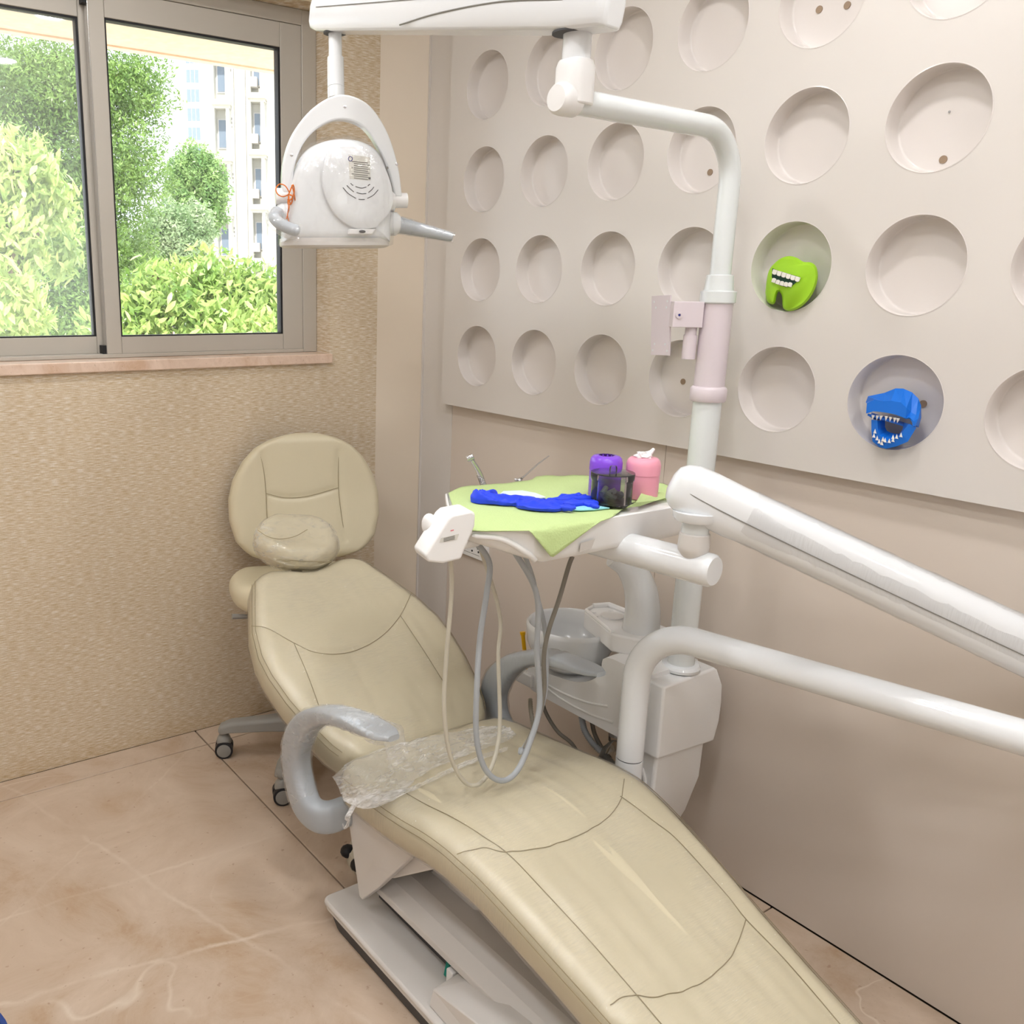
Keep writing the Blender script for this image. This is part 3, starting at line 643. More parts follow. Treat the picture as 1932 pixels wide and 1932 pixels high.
# ================================================================== DENTAL CHAIR
XC = -.663
chair = thing('dental_chair', 'cream leather reclining dental chair wrapped in clear film', 'dental chair', (XC, -1.5, 0))
# ---- base
bp_ = MB()
def rrect(x0, x1, y0, y1, r, z, k=6):
    pts = []
    for cx, cy, a0 in ((x1 - r, y1 - r, 0), (x0 + r, y1 - r, PI / 2), (x0 + r, y0 + r, PI), (x1 - r, y0 + r, 1.5 * PI)):
        for i in range(k + 1): a = a0 + PI / 2 * i / k; pts.append(Vector((cx + r * math.cos(a), cy + r * math.sin(a), z)))
    return pts
BX0, BX1 = -.953, -.375
MB().loops([rrect(BX0 + .006, BX1, -2.12, -1.062, .022, z) for z in (.042, .057)]).build('base_plate', M_GREYW, chair, bevel=.006, bseg=3)
MB().loops([rrect(BX0 + .008, BX1 - .014, -2.105, -1.066, .025, z) for z in (.036, .043)]).build('base_plinth', M_GREYW, chair)
MB().loops([rrect(BX0 + .016, BX1 - .04, -2.09, -1.082, .05, .0005), rrect(BX0 + .010, BX1 - .03, -2.095, -1.070, .04, .037)]).build('rubber_skirt', M_DARK, chair)
# lift housing lying on the base, front cover
MB().box(-.83, -.50, -1.80, -1.14, .058, .112).build('lift_shade_inset', M_DARK, chair, smooth=False)  # recessed block coloured dark as the shadow gap under the cover's ledge
lc = MB().prism([(-.866, -1.125, .110), (-.866, -1.125, .128), (-.835, -1.125, .148), (-.80, -1.125, .160), (-.53, -1.125, .160), (-.46, -1.125, .128), (-.46, -1.125, .110)], (0, -.66, .008))
lc.build('lift_cover', M_GREYW, chair, smooth=False, bevel=.003)
fc = MB()
fc.add([(-.932, -1.482, .058), (-.922, -1.482, .096), (-.69, -1.462, .100), (-.40, -1.475, .096), (-.39, -1.482, .058),
        (-.945, -2.06, .058), (-.93, -1.66, .135), (-.72, -1.60, .155), (-.40, -1.66, .135), (-.385, -2.06, .058),
        (-.925, -2.05, .15), (-.70, -2.05, .18), (-.40, -2.05, .15)],
       [(0, 1, 2, 3, 4), (0, 5, 10, 6, 1), (1, 6, 7, 2), (2, 7, 8, 3), (3, 8, 12, 9, 4), (6, 10, 11, 7), (7, 11, 12, 8), (5, 9, 12, 11, 10), (0, 4, 9, 5)])
fc.build('front_cover', M_GREYW, chair, smooth=False, bevel=.004)
sw = MB().box(-.865, -.800, -1.474, -1.452, .060, .098).build('switch_box', M_WHITE2, chair, smooth=False, bevel=.003)
MB().prism([(-.862, -1.452, .070), (-.820, -1.452, .070), (-.820, -1.445, .096), (-.850, -1.445, .096)], (0, .012, 0)).build('rocker_switch', M_TEAL, sw, smooth=False, bevel=.001)
# seat carrier: V-shaped side plates below the cushion
for sx, nm in ((-1, 'side_plate'), (1, 'side_plate')):
    x = XC + sx * .232
    cp = MB().prism([(x, -1.085, .32), (x, -1.152, .094), (x, -1.165, .092), (x, -1.235, .170), (x, -1.36, .325), (x, -1.56, .40), (x, -1.56, .43), (x, -1.08, .40)], (-sx * .02, 0, 0))
    cp.build(nm, M_GREYW, chair, smooth=False, bevel=.003)
cb = MB().prism([(XC - .21, -1.09, .30), (XC - .21, -1.16, .15), (XC - .21, -1.26, .20), (XC - .21, -1.45, .345), (XC - .21, -1.70, .345), (XC - .21, -1.70, .385), (XC - .21, -1.09, .385)], (.42, 0, 0))
cb.build('seat_carrier', M_GREYW, chair, smooth=False, bevel=.004)
MB().prism([(XC - .09, -1.24, .158), (XC - .09, -1.30, .240), (XC - .09, -1.62, .36), (XC - .09, -1.66, .33), (XC - .09, -1.40, .158)], (.18, 0, 0)).build('lift_arm', M_GREYW, chair, smooth=False, bevel=.004)
# ---- seat and legrest cushion
ST = [(-2.62, .070), (-2.4, .160), (-2.2, .240), (-2.0, .314), (-1.88, .354), (-1.78, .388), (-1.68, .422), (-1.60, .444), (-1.53, .4535), (-1.46, .4515), (-1.36, .437), (-1.24, .424), (-1.12, .414), (-1.02, .408)]
SY = np.array([a for a, _ in ST]); SZ = np.array([b for _, b in ST])
_d = np.gradient(SZ, SY)
def seat_top(y):
    y = min(max(y, SY[0]), SY[-1]); i = min(max(int(np.searchsorted(SY, y)) - 1, 0), len(SY) - 2)
    h = SY[i + 1] - SY[i]; t = (y - SY[i]) / h
    return (2 * t ** 3 - 3 * t * t + 1) * SZ[i] + (t ** 3 - 2 * t * t + t) * h * _d[i] + (-2 * t ** 3 + 3 * t * t) * SZ[i + 1] + (t ** 3 - t * t) * h * _d[i + 1]
SH = .046
def seat_w(y): return interp([(-2.6, .185), (-2.2, .207), (-2.0, .219), (-1.85, .235), (-1.7, .253), (-1.55, .268), (-1.3, .272), (-1.05, .268)], y)
YS0, YS1 = -2.55, -1.055
def seat_path(s):
    y = YS1 + (YS0 - YS1) * s; dz = (seat_top(y + .01) - seat_top(y - .01)) / .02
    nr = Vector((0, -dz, 1)).normalized(); return Vector((XC, y, seat_top(y))) - nr * SH, nr
CR = .010
def seat_surf(x, y): return seat_top(y) + CR * max(0, 1 - ((x - XC) / seat_w(y)) ** 2)
sl = pad(seat_path, lambda s: seat_w(YS1 + (YS0 - YS1) * s), SH, .040, CR, Vector((1, 0, 0)), .10, .10, n=220)
P = lambda pts: [on_surf(px, py, seat_surf) for px, py in pts]
seat_seams = [catmull(P(a), 8) for a in (
    [(756, 1489), (832, 1532), (908, 1572), (955, 1604), (1035, 1688), (1120, 1783), (1201, 1873), (1252, 1932)],
    [(955, 1604), (1017, 1597), (1100, 1572), (1154, 1532), (1174, 1501)],
    [(1201, 1874), (1242, 1877), (1315, 1856), (1367, 1818), (1393, 1775), (1408, 1731)],
    [(1171, 1499), (1230, 1543), (1281, 1585), (1367, 1680), (1408, 1731), (1480, 1806), (1590, 1932)],
    [(1174, 1499), (1176, 1482), (1178, 1466)],
    [(955, 1604), (912, 1598), (862, 1608)],
    [(1201, 1874), (1170, 1880), (1152, 1893)])]
def seat_test(Pt): 
    zt = np.array([seat_top(y) for y in Pt[:, 1]]); return Pt[:, :2], np.clip((Pt[:, 2] - zt + .03) / .02, 0, 1)
sl = groove(sl, seat_test, [[(p.x, p.y) for p in s] for s in seat_seams], .0045, .010, (0, 0, 1))
ck = lambda v: 1.0 if v.z > seat_top(v.y) - .03 else .4
sl = crease(sl, .0055, 1.0, (34, 4, 4), lambda v: ck(v) * (1 if v.y > -1.9 else .8))
seat_o = MB().loops(sl).build('seat_cushion', M_LEATH, chair, angle=180)
for s in seat_seams: thread([Vector((p.x, p.y, seat_surf(p.x, p.y) + .0055 * (1 if p.y > -1.9 else .8) * noise.noise(Vector((p.x * 34, p.y * 4, (seat_surf(p.x, p.y) - .003) * 4))) - .0008)) for p in s], seat_o, off=-.0020)
# stitched double piping along both sides
for sx in (-1, 1):
    for k, (dx, dz) in enumerate(((.006, -.012), (.0005, -.023))):
        pts = []
        for i in range(90):
            y = YS1 - .06 - 1.40 * i / 89; pts.append((XC + sx * (seat_w(y) - dx + .0003), y, seat_top(y) + dz))
        thread(pts, seat_o, .0008, 'stitching', off=0)
fl_ = pad(seat_path, lambda s: seat_w(YS1 + (YS0 - YS1) * s), SH, .040, CR, Vector((1, 0, 0)), .10, .10, n=200, grow=.003)
fl_ = crease(fl_, .0016, 1.0, (70, 9, 9))
MB().loops(fl_).build('seat_film', M_FILM, chair, angle=180)
# ---- crumpled film lying across the back of the seat
def crumple(name, pts_px, surf, parent, mat, rows=14, amp=.010, lift=.004, seed=0):
    # pts_px: list of ((far px), (near px)) pairs across the band
    vs, fs = [], []; n = len(pts_px); A = catmull([surf(*a) for a, b in pts_px], 10); B = catmull([surf(*b) for a, b in pts_px], 10); m_ = len(A)
    for i in range(m_):
        for j in range(rows + 1):
            t = j / rows; p = A[i].lerp(B[i], t); p = p + Vector((0, 0, 0))
            k = noise.noise(Vector((p.x * 38, p.y * 60, seed))) * .6 + noise.noise(Vector((p.x * 90, p.y * 130, seed + 5))) * .5
            e = math.sin(PI * min(max(t, .02), .98)) ** .5
            vs.append((p.x + .004 * noise.noise(p * 70), p.y + .004 * noise.noise(p * 80 + Vector((3, 0, 0))), seat_surf(p.x, p.y) + lift + max(0, k + .25) * amp * e))
    for i in range(m_ - 1):
        for j in range(rows): a = i * (rows + 1) + j; fs.append((a, a + 1, a + rows + 2, a + rows + 1))
    return MB().add(vs, fs).build(name, mat, parent, angle=25)
sf = lambda x, y: on_surf(x, y, seat_surf)
cf = crumple('crumpled_film', [((628, 1470), (650, 1515)), ((660, 1440), (690, 1530)), ((710, 1420), (745, 1512)), ((760, 1405), (790, 1470)), ((810, 1392), (850, 1440)), ((860, 1384), (900, 1420)), ((905, 1374), (950, 1404)), ((950, 1372), (975, 1390))], sf, chair, M_FILM2, 18, .016)
crumple('crumpled_film', [((700, 1500), (668, 1525)), ((760, 1492), (700, 1530)), ((800, 1478), (790, 1492)), ((880, 1440), (875, 1452)), ((960, 1412), (958, 1420))], sf, chair, M_FILM2, 8, .010, .006, 9)
tl = catmull([sf(672, 1512), sf(664, 1524) + Vector((-.012, 0, -.02)), at(659, 1540, 0, -.955), at(656, 1556, 0, -.952), at(650, 1562, 0, -.952), at(647, 1554, 0, -.952)], 6)
MB().tube(tl, [.006 - .004 * i / (len(tl) - 1) for i in range(len(tl))], 6).build('film_tail', M_FILM2, chair)
# film hanging under the left edge of the seat
vs, fs = [], []
for i in range(41):
    t = i / 40; y = -1.27 - .50 * t; x0 = XC - seat_w(y) + .03; z0 = seat_top(y) - .088
    dz = .05 * math.sin(PI * min(t * 1.25, 1)) + .012 * noise.noise(Vector((t * 14, 0, 3)))
    for j in range(5):
        u = j / 4; vs.append((x0 + .04 * u + .006 * noise.noise(Vector((t * 25, u * 3, 1))), y, z0 - dz * u))
for i in range(40):
    for j in range(4): a = i * 5 + j; fs.append((a, a + 1, a + 6, a + 5))
MB().add(vs, fs).build('hanging_film', M_FILM2, chair, angle=40)
# ---- backrest
BZ0, BM = .42, .50
XB = -.652
def back_z(x, y): return BZ0 + BM * (y + 1.05) + (-.05 * max(0, -(y + .98)) ** 1.0)
BH = .052
bw = [(-1.10, .17), (-1.07, .215), (-1.02, .246), (-.96, .268), (-.88, .288), (-.80, .297), (-.74, .295), (-.66, .274), (-.58, .236), (-.52, .206), (-.47, .182), (-.44, .168)]
YB0, YB1 = -1.092, -.462
def back_path(s):
    y = YB0 + (YB1 - YB0) * s; dz = (back_z(XB, y + .005) - back_z(XB, y - .005)) / .01
    nr = Vector((0, -dz, 1)).normalized(); return Vector((XB, y, back_z(XB, y))) - nr * BH, nr
nb_ = Vector((0, -BM, 1)).normalized()
def notch(loops):
    # shallow hollow in the top edge below the headrest
    return [[v + (Vector((0, -1, -.5)) * (.030 * math.exp(-((v.x - XB) / .075) ** 2) * max(0, min(1, (v.y + .62) / .16)))) for v in lp] for lp in loops]
bl_ = notch(pad(back_path, lambda s: interp(bw, YB0 + (YB1 - YB0) * s), BH, .044, .006, Vector((1, 0, 0)), .05, .07, n=150))
bsurf = lambda px, py: on_surf(px, py, back_z)
bs = [catmull([bsurf(*a) for a in l], 8) for l in (
    [(474, 1180), (504, 1185), (555, 1214), (595, 1232), (642, 1235), (683, 1224), (723, 1199), (755, 1162), (777, 1117)],
    [(555, 1215), (582, 1278), (609, 1352)], [(755, 1162), (797, 1225), (836, 1287)], [(660, 1234), (690, 1290), (712, 1345)])]
def back_test(Pt):
    zt = np.array([back_z(0, y) for y in Pt[:, 1]]); return Pt[:, :2], np.clip((Pt[:, 2] - zt + .03) / .02, 0, 1)
bl_ = groove(bl_, back_test, [[(p.x, p.y) for p in s] for s in bs], .004, .010, tuple(nb_))
bl_ = crease(bl_, .0016, 1.0, (40, 12, 6))
back_o = MB().loops(bl_).build('backrest_cushion', M_LEATH, chair, angle=180)
for s in bs[:3]: thread([p + nb_ * (.006 * max(0, 1 - ((p.x - XB) / interp(bw, p.y)) ** 2) - .0022) for p in s], back_o, off=0, nrm=nb_)
for sx in (-1, 1):
    for k, (dx, dn) in enumerate(((.010, -.010), (.003, -.022))):
        pts = []
        for i in range(80):
            y = YB0 + .05 + (YB1 - YB0 - .09) * i / 79; pts.append(Vector((XB + sx * (interp(bw, y) - dx), y, back_z(0, y))) + nb_ * dn)
        thread(pts, back_o, .0008, 'stitching', off=0)
ff = notch(pad(back_path, lambda s: interp(bw, YB0 + (YB1 - YB0) * s), BH, .044, .006, Vector((1, 0, 0)), .05, .07, n=140, grow=.003))
MB().loops(crease(ff, .0018, 1.0, (60, 10, 6))).build('backrest_film', M_FILM, chair, angle=180)
# loose film hanging at the lower right of the backrest
vs, fs = [], []
for i in range(25):
    t = i / 24; y = -.80 - .17 * t; x = XB + interp(bw, y) + .004; z = back_z(0, y) - .06
    for j in range(7):
        u = j / 6; vs.append((x + .006 * noise.noise(Vector((t * 9, u * 6, 2))) - .02 * u, y, z - (.02 + .085 * math.sin(PI * t)) * u))
for i in range(24):
    for j in range(6): a = i * 7 + j; fs.append((a, a + 1, a + 8, a + 7))
MB().add(vs, fs).build('loose_film', M_FILM3, chair, angle=25)
# hinge block between seat and back
MB().box(XC - .16, XC + .16, -1.16, -.98, .27, .385).build('hinge_cover', M_GREYW, chair, smooth=False, bevel=.01)
MB().prism([(XC - .17, -1.02, .33), (XC - .17, -.60, .53), (XC - .17, -.60, .565), (XC - .17, -1.02, .385)], (.34, 0, 0)).build('back_shell', M_GREYW, chair, smooth=False, bevel=.006)
# ---- headrest
hd = Vector((0, .86, .51)).normalized(); hn = Vector((0, -.51, .86)).normalized(); hl = Vector((1, 0, 0))
tilt = Matrix.Rotation(math.radians(-15), 3, hn); hl2 = tilt @ hl; hd2 = tilt @ hd
HC = Vector((-.655, -.412, .752))
def head_path(s): return HC + hd2 * (.098 - .196 * s) + hn * (-.012 * math.cos(PI * (s - .5)) ** 2), hn
hw = lambda s: .112 + .016 * math.sin(PI * min(1, s * 1.1))
hp = pad(head_path, hw, .047, .043, -.006, hl2, .085, .095, n=80)
head_o = MB().loops(hp).build('headrest', M_LEATH, chair, angle=180)
fh = crease(pad(head_path, hw, .047, .043, -.006, hl2, .085, .095, n=70, grow=.004), .004, 1.0, (38, 38, 38))
MB().loops(fh).build('headrest_film', M_FILM3, chair, angle=180)
hs = catmull([on_plane(px, py, HC + hn * .040, hn) for px, py in ((486, 1000), (505, 1012), (528, 1017), (556, 1012), (580, 999))], 6)
thread(hs, head_o, .0009, off=.0, nrm=hn)
for off in (0, .007):
    thread(catmull([HC + hl2 * x - hd2 * (.096 - .5 * x * x - off * .3) + hn * (.018 - off) for x in (-.085, -.05, 0, .05, .085)], 6), head_o, .0008, 'stitching')
MB().box(-.675, -.635, -.50, -.39, .630, .645).box(-.675, -.635, -.405, -.39, .645, .72).build('headrest_bar', M_STEEL, chair, smooth=False, bevel=.003)
# ---- armrests: swept L with a hooked grip
def armrest(x, sx):
    pts = catmull([(x - sx * .11, -1.10, .300), (x - sx * .03, -1.085, .285), (x, -1.045, .300), (x, -.996, .36), (x, -.988, .43), (x, -1.025, .497), (x, -1.085, .550), (x, -1.165, .590), (x - sx * .006, -1.26, .612), (x - sx * .014, -1.375, .626)], 8)
    n = len(pts); lps = []
    for i, p in enumerate(pts):
        t = i / (n - 1); T = (pts[min(i + 1, n - 1)] - pts[max(i - 1, 0)]).normalized()
        side = Vector((1, 0, 0)) if t > .16 else Vector((1, 0, 0)).lerp(Vector((0, 1, 0)), 1 - t / .16).normalized()
        side = (side - T * side.dot(T)).normalized(); up = T.cross(side)
        a = interp([(0, .022), (.25, .028), (.6, .026), (.78, .029), (.93, .034), (.975, .030), (1, .014)], t); b = interp([(0, .034), (.25, .042), (.5, .037), (.7, .021), (.9, .015), (1, .006)], t)
        lps.append([p + side * (a * math.copysign(abs(math.cos(q_)) ** .6, math.cos(q_))) + up * (b * math.copysign(abs(math.sin(q_)) ** .6, math.sin(q_))) for q_ in [2 * PI * j / 28 for j in range(28)]])
    o = MB().loops(lps).build('armrest', M_GREY, chair, angle=50)
    s0, s1 = int(n * .25), n - 1
    fl2 = []
    for i in range(s0, s1 + 1):
        c = sum(lps[i], Vector()) / 28; k = 1.10 + (.9 * max(0, (i - n * .93) / (n * .07)))
        fl2.append([c + (v - c) * (k + .10 * noise.noise(v * 45)) + Vector((0, 0, .003 * noise.noise(v * 80))) for v in lps[i]])
    if sx < 0: fl2.append([v + Vector((0, -.018, -.03 + .012 * noise.noise(v * 60))) for v in fl2[-1]])
    else: fl2 = fl2[:int(len(fl2) * .82)]
    MB().loops(fl2, cap=False).build('armrest_film', M_FILM3 if sx < 0 else M_FILM, o, angle=180)
armrest(-.972, -1); armrest(-.356, 1)
for sx in (-1, 1):
    MB().cyl((XC + sx * .20, -1.10, .300), (XC + sx * .24, -1.10, .300), .02).build('armrest_pivot', M_GREYW, chair)

# ================================================================== OPERATOR STOOL
SCX, SCY = -.57, -.36
stool = thing('operator_stool', 'cream leather swivel stool with grey star base by the window wall', 'stool', (SCX, SCY, 0))
fdir = Vector((-.30, -.954, 0)).normalized(); slat_ = Vector((.954, -.30, 0)).normalized()
sp = pad(lambda s: (Vector((-.60, -.305, .570)) + fdir * (-.15 + .31 * s), Vector((0, 0, 1))), lambda s: .212, .040, .034, .006, slat_, .12, .14, n=60)
so_ = MB().loops(sp).build('seat', M_LEATH, stool, angle=180)
bn = (fdir + Vector((0, 0, .16))).normalized(); bu = Vector((0, 0, 1)) - bn * bn.z; bu.normalize()
BC = Vector((-.507, -.198, .834))
kz = [(a, b * .973) for a, b in [(-.21, .15), (-.19, .195), (-.14, .238), (-.07, .257), (0, .256), (.06, .240), (.12, .205), (.16, .165), (.19, .118), (.206, .075)]]
def sb_path(s): u = -.21 + .416 * s; return BC + bu * u + bn * (.012 * (u / .2) ** 2) - bn * .034, bn
sbl = pad(sb_path, lambda s: interp(kz, -.21 + .416 * s), .036, .028, .004, slat_, .05, .05, n=90)
fp_ = BC + bn * .006
sps = [catmull([on_plane(px, py, fp_, bn) for px, py in l], 6) for l in (
    [(491, 857), (498, 890), (502, 931), (504, 975), (507, 1010)], [(639, 852), (639, 921), (645, 975), (652, 1018)], [(502, 931), (538, 939), (582, 936), (639, 920)])]
def sb_test(Pt):
    rel = Pt - np.array(BC); return np.stack([rel @ np.array(slat_), rel @ np.array(bu)], 1), np.clip((rel @ np.array(bn) + .02) / .02, 0, 1)
def to2(s): return [((p - BC).dot(slat_), (p - BC).dot(bu)) for p in s]
sbl = groove(sbl, sb_test, [to2(s) for s in sps], .004, .010, tuple(bn))
sb_o = MB().loops(sbl).build('backrest', M_LEATH, stool, angle=180)
for s in sps: thread(s, sb_o, .0009, off=-.0012, nrm=bn)
for dd in (.018, .012):
    pts = []
    for i in range(61):
        a = -1.5 + 3.0 * i / 60; u = .206 * math.cos(a * .98) if abs(a) < 1.3 else .206 * math.cos(a * .98)
        u = max(min(u, .200), -.18); wd_ = interp(kz, u); pts.append(BC + bu * (u - dd * .6) + slat_ * (math.copysign(max(wd_ - dd, 0), a) if abs(a) > .12 else a / .12 * (wd_ - dd)) + bn * (-.004))
    thread(pts, sb_o, .0007, 'stitching', off=0)
MB().loops([[v - bn * .026 for v in lp] for lp in pad(sb_path, lambda s: interp(kz, -.21 + .416 * s) - .004, .016, .012, 0, slat_, .05, .05, n=40)]).build('back_cover', M_STGREY, stool, angle=60)
MB().tube(catmull([BC - bu * .16 - bn * .06, Vector((-.50, -.12, .58)), Vector((-.53, -.18, .515)), Vector((SCX, SCY, .515))], 8), .018, 12).build('back_bracket', M_STGREY, stool)
MB().lathe([(.028, .10), (.034, .12), (.034, .30), (.018, .30), (.018, .520), (.06, .528)], (SCX, SCY, 0)).build('gas_column', M_STGREY, stool)
MB().tube([(SCX, SCY, .50), (SCX - .16, SCY + .04, .50), (SCX - .255, SCY + .06, .512)], [.005, .005, .009], 8).build('lever', M_STGREY, stool)
MB().lathe([(.05, .085), (.055, .10), (.05, .155), (.03, .165)], (SCX, SCY, 0)).build('base_hub', M_STGREY, stool)
for k in range(5):
    a = math.radians(149.6 + 72 * k); d = Vector((math.cos(a), math.sin(a), 0)); s_ = Vector((-d.y, d.x, 0)); c = Vector((SCX, SCY, 0))
    lps = []
    for r, zt, zb, w_ in ((.02, .150, .100, .034), (.15, .138, .098, .028), (.27, .126, .092, .025), (.305, .112, .084, .020), (.313, .098, .088, .012)):
        p = c + d * r; lps.append([p - s_ * w_ * 1.1 + Vector((0, 0, zb)), p + s_ * w_ * 1.1 + Vector((0, 0, zb)), p + s_ * w_ + Vector((0, 0, zt - .008)), p + s_ * w_ * .6 + Vector((0, 0, zt)), p - s_ * w_ * .6 + Vector((0, 0, zt)), p - s_ * w_ + Vector((0, 0, zt - .008))])
    MB().loops(lps).build('star_leg', M_STGREY, stool, bevel=.003)
    p = c + d * .296; ax = Vector((math.cos(a + 2.2), math.sin(a + 2.2), 0)) if k else Vector((.45, .89, 0))
    if k == 1: ax = Vector((.38, .92, 0))
    cs = MB().blob(p + Vector((0, 0, .052)), .030, 3, (.8, .8, 1.0)).cyl(p + Vector((0, 0, .05)), p + Vector((0, 0, .088)), .010).build('caster', M_STGREY, stool)
    for sd_ in (-1, 1):
        cc = p + Vector((0, 0, .0292)) + ax * (.015 * sd_); 
        MB().lathe([(.0290, -.010), (.0290, .010), (.024, .0115)], cc, ax * sd_, 32).build('tyre', M_BLACK, cs)
        MB().lathe([(.0225, 0), (.0225, .0125), (.016, .014), (.002, .014)], cc, ax * sd_, 32).build('wheel_cap', M_STGREY, cs)
# ---- foot control half hidden behind the chair base
ft = thing('foot_control', 'cream foot control with black buttons behind the chair base', 'foot pedal', (-.74, -.96, 0))
MB().lathe([(.085, 0), (.09, .012), (.085, .04), (.06, .055), (.001, .06)], (-.705, -.955, 0)).build('body', M_HOSEC, ft)
for a in (150, 195, 240):
    a = math.radians(a); p = Vector((-.705 + .085 * math.cos(a), -.955 + .085 * math.sin(a), .034)); MB().blob(p, .022, 2, (1, 1, .8)).build('button', M_BLACK, ft)
# ---- blue bin at the left edge
bb = at(-4, 1915, 2, .30); bin_ = thing('blue_bin', 'blue plastic bin cut off by the left edge', 'bin', (bb.x - .13, bb.y - .06, 0))
cxb, cyb = bb.x - .135, bb.y - .05
MB().lathe([(.10, 0), (.13, .002), (.135, .30), (.140, .305), (.136, .31), (.128, .30), (.122, .01), (.001, .008)], (cxb, cyb, 0)).build('body', M_NAVY, bin_)
MB().lathe([(.134, .296), (.143, .30), (.143, .312), (.134, .314)], (cxb, cyb, 0), cap=False).build('rim', M_NAVY, bin_)
# ================================================================== SPITTOON UNIT
cu = thing('spittoon_unit', 'white spittoon unit with round bowl between chair and wall', 'spittoon', (-.15, -1.3, 0))
CXF, CXB = -.255, -.045
def prof_body(poly, x0, x1, inset=.0, bulge=.0):
    # closed (y,z) outline lofted along x with a softened front and back
    lps = []
    cy = sum(p[0] for p in poly) / len(poly); cz = sum(p[1] for p in poly) / len(poly)
    for t, k in ((0, .965), (.06, .99), (.14, 1.0), (.86, 1.0), (.94, .985), (1, .95)):
        x = x0 + (x1 - x0) * t; lps.append([(x, cy + (y - cy) * k, cz + (z - cz) * k) for y, z in poly])
    return lps
# upper housing (below the lamp post)
up = [(-1.470, .418), (-1.476, .48), (-1.474, .56), (-1.466, .592), (-1.44, .600), (-1.34, .600), (-1.335, .50), (-1.335, .412)]
ub = MB()
x0, x1 = CXF - .004, -.035
vs = []
for z, dx in ((.410, .0), (.45, .014), (.50, .016), (.55, .010), (.592, -.008), (.600, -.02)):
    e = .006 if z > .59 else 0
    zz = z
    vs.append([(x0 + e, -1.470 + e, zz + (.0 if z > .42 else .006)), (x1 + dx, -1.462 + e, zz + (0 if z > .42 else -.012)), (x1 + dx, -1.375, zz), (x0 + e, -1.375, zz)])
ub.loops(vs).build('post_housing', M_WHITE2, cu, bevel=.006, bseg=3)
# wing that carries the bowl
wing = [(-1.42, .413), (-1.30, .411), (-1.15, .411), (-1.03, .413), (-1.005, .425), (-.992, .45), (-1.00, .478), (-1.05, .486), (-1.11, .492), (-1.18, .503), (-1.235, .527), (-1.270, .562), (-1.286, .612), (-1.42, .612)]
wing = [(p.x, p.y) for p in catmull([Vector((a, b, 0)) for a, b in wing], 4)]
MB().loops(prof_body(wing, CXF + .004, -.06)).build('bowl_wing', M_WHITE2, cu, angle=30)
# raised swoosh ridges on the wing side
for zs in (((-1.04, .462), (-1.12, .455), (-1.22, .462), (-1.30, .482)), ((-1.05, .452), (-1.14, .436), (-1.24, .436), (-1.32, .446))):
    MB().tube(catmull([(CXF + .0045, y, z) for y, z in zs], 8), .0035, 8).build('ridge', M_WHITE2, cu)
MB().tube(catmull([(CXF - .004, -1.345, .56), (CXF - .0045, -1.385, .50), (CXF - .0045, -1.41, .44)], 8), [.001] + [.004] * 15 + [.001], 8).build('ridge', M_WHITE2, cu)
# lower body
lb = MB()
vs = []
for z, f, b_ in ((.10, -1.39, .05), (.19, -1.425, .02), (.30, -1.452, .0), (.415, -1.455, .0)):
    vs.append([(CXF + .012 + b_ * .3, f, z), (-.055 - b_ * .2, f + .005, z), (-.055 - b_ * .2, -1.335, z), (CXF + .012 + b_ * .3, -1.335, z)])
lb.loops(vs).build('lower_body', M_WHITE2, cu, bevel=.008, bseg=3)
for dy in (0, .055):
    MB().tube(catmull([(CXF + .010, -1.36 - dy, .40 - dy * .6), (CXF + .008, -1.375 - dy, .33), (CXF + .012, -1.35 - dy, .27), (CXF + .016, -1.30 - dy, .22)], 8), [.001] + [.005] * 23 + [.001], 8).build('ridge', M_WHITE2, cu)
MB().box(-.47, -.20, -1.43, -1.34, .062, .16).build('support_bracket', M_WHITE2, cu, smooth=False, bevel=.01)
# bowl
bc = Vector((-.185, -1.092, 0)); rb = .120
MB().lathe([(.03, .494), (.062, .500), (.096, .526), (rb - .004, .570), (rb, .612), (rb, .622), (rb - .005, .626), (rb - .011, .620), (rb - .014, .585), (rb - .024, .555), (.055, .532), (.02, .526), (.0005, .524)], bc, seg=64).build('bowl', M_WHITE, cu, angle=60)
MB().lathe([(.016, .527), (.018, .530), (.012, .532), (.001, .532)], bc).build('drain', M_STEEL, cu)
# cup platform
pl = [(-.245, -1.255), (-.185, -1.118), (-.130, -1.105), (-.075, -1.125), (-.065, -1.33), (-.20, -1.335)]
pl = [(-.222, -1.268), (-.160, -1.112), (-.118, -1.098), (-.070, -1.120), (-.062, -1.34), (-.190, -1.34)]
MB().loops([[(x, y, z) for x, y in pl] for z in (.612, .660)]).build('cup_platform', M_WHITE2, cu, bevel=.005, bseg=3)
MB().tube([(-.214, -1.262, .661), (-.157, -1.116, .663), (-.122, -1.105, .663)], .005, 8).tube([(-.118, -1.104, .664), (-.078, -1.124, .666), (-.074, -1.22, .664)], .008, 8).build('platform_rim', M_WHITE2, cu)
MB().lathe([(.030, .659), (.030, .664), (.026, .666), (.001, .666)], (-.128, -1.182, 0)).build('cup_stand', M_WHITE2, cu)
for x, y in ((-.168, -1.160), (-.098, -1.150), (-.150, -1.135), (-.100, -1.20)): MB().lathe([(.007, .659), (.006, .664), (.001, .665)], (x, y, 0), seg=16).build('button', M_WHITE2, cu)
# curved water tower
tw = catmull([(-.135, -1.285, .655), (-.135, -1.285, .715), (-.143, -1.275, .775), (-.165, -1.255, .825), (-.20, -1.23, .850)], 8)
tr_ = [interp([(0, .047), (.45, .041), (.8, .033), (1, .026)], i / (len(tw) - 1)) for i in range(len(tw))]
MB().tube(tw, tr_, 28).build('water_tower', M_WHITE, cu)
